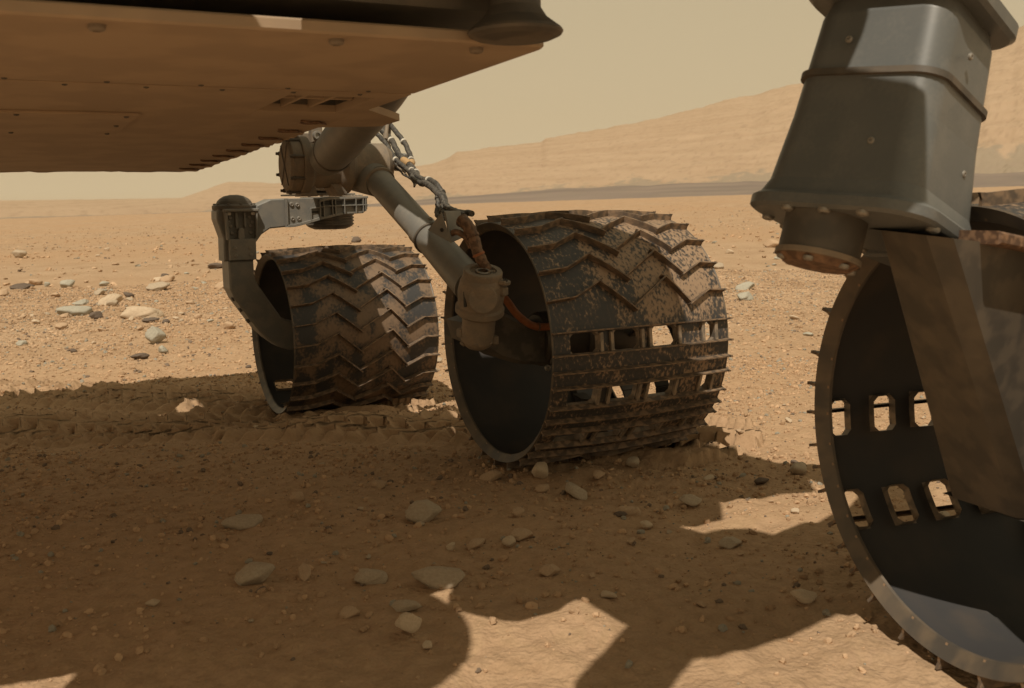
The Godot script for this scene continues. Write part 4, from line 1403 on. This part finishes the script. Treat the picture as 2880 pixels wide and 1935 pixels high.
func build_cables() -> void:
	# bundles that run down the outboard side of the tube, tied at intervals
	var p1 := Vector3(0.836, 0.604, -2.215)
	var dir := (Vector3(0.846, 0.392, -1.755) - p1).normalized()
	var routes := [
		[Vector3(0.90, 0.75, -2.40), Vector3(0.915, 0.705, -2.33), Vector3(0.905, 0.662, -2.25), Vector3(0.905, 0.630, -2.17), Vector3(0.885, 0.600, -2.09), Vector3(0.875, 0.592, -2.02), Vector3(0.880, 0.562, -1.955), Vector3(0.868, 0.535, -1.93), Vector3(0.862, 0.530, -1.88), Vector3(0.862, 0.528, -1.81)],
		[Vector3(0.93, 0.75, -2.38), Vector3(0.935, 0.70, -2.30), Vector3(0.925, 0.655, -2.23), Vector3(0.90, 0.633, -2.18), Vector3(0.888, 0.61, -2.10), Vector3(0.885, 0.597, -2.01), Vector3(0.886, 0.568, -1.965), Vector3(0.873, 0.545, -1.92), Vector3(0.870, 0.535, -1.86), Vector3(0.872, 0.532, -1.80)],
		[Vector3(0.87, 0.75, -2.38), Vector3(0.885, 0.70, -2.30), Vector3(0.885, 0.655, -2.23), Vector3(0.892, 0.622, -2.155), Vector3(0.876, 0.605, -2.10), Vector3(0.880, 0.585, -2.00), Vector3(0.873, 0.556, -1.965), Vector3(0.860, 0.528, -1.94), Vector3(0.856, 0.520, -1.87)],
	]
	for k in routes.size():
		var s := Shape.new()
		var path := spline(routes[k], 8)
		for i in path.size():
			path[i] += Vector3(n_mid.get_noise_1d(i * 3.1 + k * 50.0), n_mid.get_noise_1d(i * 2.7 + 90.0), 0) * 0.0018
		s.tube(path, [[0.0072, 0.0062, 0.0055][k]], 14)
		var o := obj("cable_bundle", s.mesh(), M.cable, rover)
		for q in [8, 16, 26, 37, 46, 56]:
			if q + 1 < path.size() and (q + k) % 3 != 1:
				var t := Shape.new()
				var rr: float = [0.0072, 0.0062, 0.0055][k]
				t.lathe(prof([[rr, -0.003], [rr + 0.0016, -0.0025], [rr + 0.0016, 0.0025], [rr, 0.003]]), 16, path[q], path[q + 1] - path[q])
				obj("cable_tie", t.mesh(), M.tie if q < 40 else M.cable, o)
		if k < 2:
			var w := Shape.new()
			w.tube([path[18], path[19], path[20], path[21]], [0.0088, 0.0095, 0.0095, 0.0085], 14)
			obj("tape_wrap", w.mesh(), M.tan_wrap, o)
	# folded bracket plate that turns the cables over the tube
	var bp := Shape.new()
	var bx := Vector3(0.80, 0.0, -0.60).normalized()
	var bn := Vector3(-0.52, 0.1, 0.85).normalized()
	var by := bn.cross(bx).normalized()
	bp.prism(pv([[-0.033, -0.034], [0.030, -0.024], [0.036, 0.026], [-0.026, 0.027]]), Vector3(0.822, 0.510, -1.775), bx, by, -0.002, 0.002, 0.0006)
	bp.prism(pv([[-0.026, 0.0], [0.036, -0.002], [0.036, 0.03], [-0.030, 0.032]]), Vector3(0.822, 0.510, -1.775) + by * 0.0275, bx, -bn, -0.0015, 0.0015, 0.0006)
	bp.prism(pv([[0.0, -0.034], [0.042, -0.004], [0.004, 0.027]]), Vector3(0.822, 0.510, -1.775) - bx * 0.030, Vector3(-0.65, -0.1, -0.75).normalized(), by, -0.0015, 0.0015, 0.0006)
	var plate := obj("cable_bracket", bp.mesh(), M.grey_paint, rover)
	bolt(plate, Vector3(0.822, 0.505, -1.775) - bx * 0.034 + Vector3(-0.004, -0.003, -0.010), Vector3(-0.7, 0.1, 0.6), 0.004, M.black)
	# brown wrapped cable that comes through the bracket down to the drive
	var s := Shape.new()
	var path := spline([Vector3(0.828, 0.520, -1.755), Vector3(0.832, 0.508, -1.735), Vector3(0.838, 0.482, -1.722), Vector3(0.842, 0.458, -1.715), Vector3(0.850, 0.440, -1.712), Vector3(0.862, 0.420, -1.715), Vector3(0.872, 0.400, -1.735)], 7)
	var rad := []
	for i in path.size():
		rad.append(0.0125 + 0.003 * n_mid.get_noise_1d(i * 9.0) - 0.004 * float(i) / path.size())
	s.tube(path, rad, 16)
	var o := obj("wrapped_cable", s.mesh(), M.brown_wrap, rover)
	for q in [12, 22, 33]:
		var t := Shape.new()
		t.lathe(prof([[0.009, -0.003], [0.0145 - q * 0.0001, -0.002], [0.0145 - q * 0.0001, 0.002], [0.009, 0.003]]), 16, path[q], path[q + 1] - path[q])
		obj("cable_tie", t.mesh(), M.orange_cable if q == 22 else M.brown_wrap, o)
	var side := Shape.new()
	side.tube(spline([Vector3(0.808, 0.492, -1.768), Vector3(0.812, 0.498, -1.745), Vector3(0.826, 0.488, -1.735), Vector3(0.836, 0.468, -1.732)], 6), [0.006], 10)
	obj("wrapped_cable", side.mesh(), M.brown_wrap, rover)


func build_rear_steering() -> void:
	var x := Vector3.RIGHT
	var y := Vector3.UP
	# bent box arm from the steering drive down into the rear wheel
	var s := Shape.new()
	s.prism(pv([[0.668, 0.386], [0.668, 0.302], [0.682, 0.268], [0.748, 0.168], [0.775, 0.139], [0.808, 0.112], [0.84, 0.100], [0.875, 0.097], [0.98, 0.095], [0.98, 0.183], [0.875, 0.183], [0.848, 0.190], [0.82, 0.205], [0.757, 0.305], [0.747, 0.325], [0.744, 0.345], [0.744, 0.386]]), Vector3.ZERO, x, y, -3.17, -3.072, 0.005)
	var arm := obj("steering_arm", s.mesh(), M.grey_paint, rover)
	var up := Shape.new()   # upper box with its recessed face
	up.prism(pv([[0.660, 0.385], [0.750, 0.385], [0.750, 0.412], [0.760, 0.440], [0.778, 0.463], [0.805, 0.480], [0.86, 0.484], [0.868, 0.572], [0.81, 0.570], [0.768, 0.553], [0.764, 0.545], [0.652, 0.545], [0.646, 0.535], [0.645, 0.512], [0.662, 0.455]]), Vector3.ZERO, x, y, -3.175, -3.092, 0.004)
	obj("upper_box", up.mesh(), M.grey_paint, arm)
	var fp := Shape.new()   # face plate standing proud, open where the bolts sit
	fp.prism(pv([[0.672, 0.388], [0.752, 0.388], [0.7535, 0.452], [0.7205, 0.452], [0.7195, 0.478], [0.715, 0.485], [0.707, 0.485], [0.7025, 0.478], [0.7015, 0.452], [0.675, 0.452]]), Vector3.ZERO, x, y, -3.094, -3.066, 0.002)
	fp.prism(pv([[0.7545, 0.452], [0.757, 0.452], [0.764, 0.533], [0.758, 0.533]]), Vector3.ZERO, x, y, -3.094, -3.066, 0.001)
	fp.prism(pv([[0.668, 0.45], [0.675, 0.45], [0.672, 0.533], [0.664, 0.533]]), Vector3.ZERO, x, y, -3.094, -3.066, 0.001)
	fp.prism(pv([[0.662, 0.534], [0.766, 0.534], [0.766, 0.543], [0.662, 0.543]]), Vector3.ZERO, x, y, -3.094, -3.062, 0.002)
	fp.prism(pv([[0.698, 0.486], [0.705, 0.486], [0.705, 0.532], [0.698, 0.532]]), Vector3.ZERO, x, y, -3.094, -3.080, 0.001)
	fp.prism(pv([[0.724, 0.486], [0.730, 0.486], [0.730, 0.532], [0.724, 0.532]]), Vector3.ZERO, x, y, -3.094, -3.080, 0.001)
	obj("face_plate", fp.mesh(), M.grey_paint, arm)
	for q in [[0.684, 0.516], [0.679, 0.501], [0.684, 0.491], [0.687, 0.470], [0.743, 0.516], [0.751, 0.502], [0.744, 0.491], [0.745, 0.470]]:
		bolt(arm, Vector3(q[0], q[1], -3.091), Vector3(0, 0, 1), 0.0052)
	for q in [0.679, 0.752]:
		var w := Shape.new()
		w.box(Vector3(q, 0.528, -3.083), Vector3(0.010, 0.009, 0.016), Basis.IDENTITY, 0.001)
		obj("white_pad", w.mesh(), M.tie, arm)
	for q in [[0.689, 0.425], [0.690, 0.403], [0.735, 0.425], [0.736, 0.404]]:
		bolt(arm, Vector3(q[0], q[1], -3.066), Vector3(0, 0, 1), 0.0052)
	for q in [[0.684, 0.270], [0.705, 0.236], [0.726, 0.200]]:   # lugs under the bend
		var k := Shape.new()
		k.box(Vector3(q[0] - 0.004, q[1] - 0.002, -3.10), Vector3(0.012, 0.007, 0.02), Basis(Vector3(0, 0, 1), -0.98), 0.001)
		obj("lug", k.mesh(), M.dark_paint, arm)
	var cap := Shape.new()
	cap.lathe(prof([[0.0, 0.540], [0.064, 0.540], [0.066, 0.543], [0.066, 0.552], [0.060, 0.556], [0.054, 0.557], [0.050, 0.566], [0.042, 0.574], [0.030, 0.581], [0.012, 0.585], [0.0, 0.585]]), 48, Vector3(0.708, 0.0, -3.13), Vector3.UP, 0.02, 12)
	var cp := obj("cap", cap.mesh(), M.dark_paint, arm)
	for i in 10:
		var a := TAU * i / 10.0 + 0.2
		bolt(arm, Vector3(0.708 + cos(a) * 0.058, 0.5555, -3.13 + sin(a) * 0.058), Vector3.UP, 0.005, M.dark_paint)
	# flanged drive above the wheel: plate with ribs and windows in front of a ringed drum
	var pl := Shape.new()
	pl.prism(pv([[0.850, 0.571], [0.849, 0.483], [0.872, 0.484], [0.917, 0.493], [0.96, 0.504], [1.005, 0.513], [1.03, 0.518], [1.10, 0.521], [1.115, 0.534], [1.115, 0.575], [0.99, 0.572]]), Vector3.ZERO, x, y, -3.085, -3.066, 0.002)
	var drive := obj("steering_drive", pl.mesh(), M.grey_paint, rover)
	var rims := [
		[[0.850, 0.483], [0.875, 0.484], [0.917, 0.493], [0.96, 0.504], [1.005, 0.513], [1.03, 0.518], [1.03, 0.525], [1.0, 0.521], [0.955, 0.512], [0.912, 0.501], [0.872, 0.492], [0.852, 0.491]],
		[[0.850, 0.491], [0.8535, 0.491], [0.8545, 0.571], [0.851, 0.571]],
		[[0.956, 0.566], [0.985, 0.573], [1.115, 0.575], [1.115, 0.568], [0.985, 0.565], [0.958, 0.558]],
		[[0.925, 0.541], [0.985, 0.5475], [1.115, 0.549], [1.115, 0.5455], [0.985, 0.544], [0.925, 0.537]],
	]
	for p in rims:
		var r := Shape.new()
		r.prism(pv(p), Vector3.ZERO, x, y, -3.067, -3.056, 0.001)
		obj("flange_rim", r.mesh(), M.grey_paint, drive)
	for q in [[0.926, 0.497, 0.540], [0.956, 0.504, 0.562], [0.968, 0.507, 0.563], [0.996, 0.513, 0.566], [1.006, 0.514, 0.566], [1.036, 0.52, 0.567], [1.074, 0.521, 0.567], [1.098, 0.524, 0.567], [1.106, 0.527, 0.567]]:
		var r := Shape.new()
		r.box(Vector3(q[0], (q[1] + q[2]) / 2.0, -3.061), Vector3(0.0032, q[2] - q[1], 0.012), Basis.IDENTITY, 0.0006)
		obj("flange_rib", r.mesh(), M.grey_paint, drive)
	for q in [[0.9405, 0.528, 0.024, 0.006], [0.982, 0.556, 0.022, 0.012], [0.962, 0.556, 0.006, 0.012], [1.001, 0.556, 0.005, 0.012], [1.02, 0.556, 0.02, 0.012], [1.055, 0.556, 0.028, 0.012], [1.086, 0.556, 0.016, 0.012]]:
		var r := Shape.new()
		r.box(Vector3(q[0], q[1], -3.0655), Vector3(q[2], q[3], 0.003), Basis.IDENTITY, 0.0006)
		obj("window", r.mesh(), M.black, drive)
	for q in [[0.868, 0.553], [0.886, 0.551], [0.869, 0.509], [0.889, 0.509]]:
		bolt(drive, Vector3(q[0], q[1], -3.066), Vector3(0, 0, 1), 0.0068)
	var dm := Shape.new()
	dm.lathe(prof([[0.0, 0.575], [0.09, 0.575], [0.094, 0.571], [0.094, 0.535], [0.090, 0.528], [0.078, 0.520], [0.078, 0.5155], [0.074, 0.514], [0.074, 0.511], [0.078, 0.5095], [0.078, 0.5055], [0.074, 0.504], [0.074, 0.501], [0.078, 0.4995], [0.078, 0.4955], [0.074, 0.494], [0.074, 0.491], [0.077, 0.4895], [0.077, 0.486], [0.068, 0.478], [0.05, 0.471], [0.0, 0.470]]), 56, Vector3(1.02, 0.0, -3.165), Vector3.UP)
	obj("drive_drum", dm.mesh(), M.dark_paint, drive)
	var tp := Shape.new()
	tp.lathe(prof([[0.0, 0.605], [0.028, 0.605], [0.030, 0.602], [0.030, 0.598], [0.027, 0.596], [0.027, 0.592], [0.030, 0.590], [0.030, 0.585], [0.036, 0.580], [0.060, 0.576]]), 30, Vector3(1.035, 0.0, -3.12), Vector3.UP)
	obj("drive_top", tp.mesh(), M.dark_paint, drive)
	for i in 5:
		bolt(drive, Vector3(1.06 + i * 0.013, 0.576, -3.09 - i * 0.006), Vector3.UP, 0.0055)


func build_front_steering() -> void:
	var w := Vector3(0.29, 0.957, -0.02).normalized()
	var right := Vector3(w.y, -w.x, 0)
	var at := Vector3(0.772, 0.528, -0.71)
	var h := Shape.new()
	var ux := right.rotated(w, 0.30)
	var uz := ux.cross(w)
	h.loft(prof([[0.0, 0.006], [0.086, 0.006], [0.083, 0.010], [0.078, 0.024], [0.072, 0.09], [0.067, 0.19], [0.06, 0.215], [0.0, 0.22]]), 0.026, at, ux, uz)
	var o := obj("front_steering_drive", h.mesh(), M.housing_paint, rover)
	for q in [[0.13, 0.0705]]:
		var band := Shape.new()
		band.loft(prof([[q[1] - 0.002, q[0] - 0.004], [q[1] + 0.003, q[0] - 0.003], [q[1] + 0.003, q[0] + 0.003], [q[1] - 0.002, q[0] + 0.004]]), 0.027, at, ux, uz)
		obj("clamp_band", band.mesh(), M.dark_paint, o)
	for q in [[0.025, 0.062], [-0.02, 0.16]]:
		bolt(o, at + ux * q[0] + uz * 0.0735 + w * q[1], uz, 0.0035, M.bolt)
		bolt(o, at - ux * 0.0735 + uz * q[0] + w * q[1], -ux, 0.0035, M.bolt)
	var f := Shape.new()
	f.loft(prof([[0.0, -0.007], [0.088, -0.007], [0.092, -0.004], [0.092, 0.005], [0.089, 0.008], [0.080, 0.0085]]), 0.040, at, ux, uz)
	obj("flange", f.mesh(), M.housing_paint, o)
	for i in 20:
		var side := i % 4
		var t := lerpf(-0.075, 0.075, (i / 4) / 4.0)
		var e: Vector3 = [ux * 0.084 + uz * t, -ux * 0.084 + uz * t, uz * 0.084 + ux * t, -uz * 0.084 + ux * t][side]
		if absf(t) < 0.07:
			bolt(o, at + e - w * 0.006, -w, 0.0062)
	var m := Shape.new()
	var mc := at - right * 0.050 - w * 0.007
	m.lathe(prof([[0.0, 0.002], [0.0385, 0.002], [0.0385, -0.036], [0.040, -0.0365], [0.040, -0.041], [0.039, -0.042]]), 48, mc, w)
	obj("motor", m.mesh(), M.dark_paint, o)
	var mr := Shape.new()
	mr.lathe(prof([[0.0401, -0.0360], [0.0407, -0.0365], [0.0407, -0.0410], [0.0401, -0.0418]]), 48, mc, w)
	obj("motor_ring", mr.mesh(), M.dusty_paint, o)
	var mb := Shape.new()
	mb.lathe(prof([[0.039, -0.042], [0.035, -0.045], [0.031, -0.048], [0.0, -0.050]]), 40, mc, w)
	obj("motor_end", mb.mesh(), M.brown_wrap, o)
	for i in 6:
		var a := TAU * i / 6.0 + 0.5
		var e := right * cos(a) + Vector3(0, 0, 1) * sin(a)
		bolt(o, mc + e * 0.034 - w * 0.044, -w, 0.005)
	var fa := Shape.new()
	fa.beam(at + right * 0.085 - w * 0.002, at + right * 0.30 - w * 0.004, 0.15, 0.018, w, 0.003)
	obj("flange_arm", fa.mesh(), M.housing_paint, o)
	for i in 4:
		bolt(o, at + right * (0.13 + i * 0.04) + Vector3(0, 0, 0.055) - w * 0.012, -w, 0.006)
	# upper structure of the steering drive, carried by the rocker
	var up := Shape.new()
	up.loft(prof([[0.0, 0.0], [0.078, 0.0], [0.082, 0.004], [0.082, 0.016], [0.078, 0.02], [0.0, 0.02]]), 0.03, at + w * 0.205, ux, uz)
	obj("upper_flange", up.mesh(), M.housing_paint, o)
	# box leg leaning out into the front wheel
	var g := Shape.new()
	var k := 0.017
	var r0 := [Vector3(0.757, 0.525, -0.69), Vector3(0.747, 0.520, -0.60), Vector3(0.92, 0.50, -0.60), Vector3(0.93, 0.50, -0.69)]
	var r1 := [Vector3(1.0, 0.20, -0.785), Vector3(0.985, 0.20, -0.661), Vector3(1.15, 0.20, -0.661), Vector3(1.16, 0.20, -0.785)]
	for i in 4:
		var j := (i + 1) % 4
		var e0: Vector3 = (r0[j] - r0[i]).normalized() * k
		g.quad(r1[i] + e0, r1[j] - e0, r0[j] - e0, r0[i] + e0)
		var pj := (j + 1) % 4
		var e1: Vector3 = (r0[pj] - r0[j]).normalized() * k
		g.quad(r1[j] - e0, r1[j] + e1, r0[j] + e1, r0[j] - e0)
	g.quad(r1[3], r1[2], r1[1], r1[0])
	g.quad(r0[0], r0[1], r0[2], r0[3])
	g.beam(Vector3(0.98, 0.30, -0.70), Vector3(1.16, 0.30, -0.70), 0.10, 0.10)
	var leg := obj("front_leg", g.mesh(), M.dark_paint, rover)
	var wedge := Shape.new()
	wedge.prism(pv([[0.0, 0.0], [0.135, -0.022], [0.14, -0.012], [0.0, 0.012]]), Vector3(0.800, 0.512, -0.60), Vector3.RIGHT, Vector3.UP, -0.04, 0.02, 0.002)
	obj("top_shoe", wedge.mesh(), M.brown_wrap, leg)
	var tab := Shape.new()
	tab.prism(pv([[0.0, 0.0], [0.05, -0.01], [0.055, 0.055], [0.012, 0.06]]), Vector3(0.945, 0.395, -0.585), Vector3.RIGHT, Vector3.UP, -0.01, 0.002, 0.002)
	obj("side_tab", tab.mesh(), M.grey_paint, leg)
	bolt(leg, Vector3(0.937, 0.425, -0.594), Vector3(-0.3, 0.1, 1), 0.006)


# ------------------------------------------------------------------ scene
func _ready() -> void:
	# camera
	var cam := Camera3D.new()
	cam.name = "camera"
	var att := CameraAttributesPhysical.new()
	att.frustum_focal_length = 34.85
	att.frustum_focus_distance = 2.2
	att.frustum_near = 0.05
	att.frustum_far = 30000.0
	att.exposure_aperture = 14.0
	cam.attributes = att
	var pitch := deg_to_rad(-8.3)
	cam.transform = Transform3D(Basis(Vector3.RIGHT, pitch) * Basis(Vector3.FORWARD, deg_to_rad(1.0)), Vector3(0, 0.56, 0))
	add_child(cam)
	cam.current = true
	# sky
	var env := Environment.new()
	env.background_mode = Environment.BG_SKY
	var sky := Sky.new()
	var sm := ProceduralSkyMaterial.new()
	sm.sky_top_color = Color8(152, 142, 117)
	sm.sky_horizon_color = Color8(190, 171, 138)
	sm.sky_curve = 0.25
	sm.ground_horizon_color = Color8(190, 160, 120)
	sm.ground_bottom_color = Color8(120, 95, 65)
	sm.sun_angle_max = 0.5
	sky.sky_material = sm
	env.sky = sky
	env.tonemap_mode = Environment.TONE_MAPPER_LINEAR
	env.tonemap_exposure = 1.25
	env.fog_enabled = true
	env.fog_density = 0.00003
	env.fog_light_color = Color8(250, 230, 195)
	env.sdfgi_enabled = true
	env.ssao_enabled = true
	env.ssil_enabled = true
	var we := WorldEnvironment.new()
	we.name = "world"
	we.environment = env
	add_child(we)
	# sun: high, behind the camera's left shoulder
	var sun := DirectionalLight3D.new()
	sun.name = "sun"
	sun.light_energy = 1.0
	sun.light_color = Color(1.0, 0.95, 0.87)
	sun.light_angular_distance = 0.5
	sun.shadow_enabled = true
	add_child(sun)
	sun.look_at_from_position(Vector3.ZERO, Vector3(0.127, -1.0, -0.656), Vector3.UP)

	rng.seed = 4242
	n_fine.seed = 5
	n_fine.frequency = 1.0
	n_fine.fractal_octaves = 3
	n_mid.seed = 9
	n_mid.frequency = 1.0
	n_mid.fractal_octaves = 2
	n_big.seed = 14
	n_big.frequency = 1.0
	n_big.fractal_octaves = 4
	make_materials()
	var bs := Shape.new()
	bs.lathe(prof([[1.0, 0.0], [1.0, 0.45], [0.82, 0.7], [0.5, 0.78], [0.42, 0.72], [0.40, 0.35], [0.0, 0.3]]), 14, Vector3.ZERO, Vector3(0, 0, 1))
	bolt_mesh = bs.mesh()

	build_ground()
	build_far_land()

	rover = Node3D.new()
	rover.name = "rover"
	rover.rotation.y = YAW
	add_child(rover)
	tag(rover, "six-wheeled planetary rover seen from under its belly, with ridged metal wheels", "rover")
	build_chassis()
	build_rest_of_body()
	build_rocker()
	build_bogie()
	build_mid_drive()
	build_cables()
	build_rear_steering()
	build_front_steering()
	var gr := build_grousers()
	var skin := wheel_skin_mesh(HOLES, SLOTS)
	build_wheel(skin, gr, M.wheel_skin, Vector3(0.935, 0.262, -1.838), deg_to_rad(-0.5), 0.0, HOLES, WEBS, 0.0)
	var rear_rows := [[1.0, 10.0], [-23.0, -14.0], [-52.0, -42.5]]
	var rear_skin := wheel_skin_mesh(rear_rows, SLOTS)
	build_wheel(rear_skin, gr, M.wheel_skin_rear, Vector3(0.797, 0.150, -3.10), deg_to_rad(0.2), -81.0, rear_rows, WEBS, 0.0, 1.11)
	var front_rows := [[-179.0, -168.0], [-151.0, -139.0]]
	var front_skin := wheel_skin_mesh(front_rows, [[0.012, 0.044], [0.083, 0.118], [0.150, 0.188], [0.225, 0.285], [0.33, 0.372]])
	build_wheel(front_skin, gr, M.wheel_skin_front, Vector3(0.91, 0.295, -0.70), deg_to_rad(-10.0), 0.0, front_rows, [0.31], -129.4)
	print("rover done")

	build_stones()
	build_gravel()
	print("done")
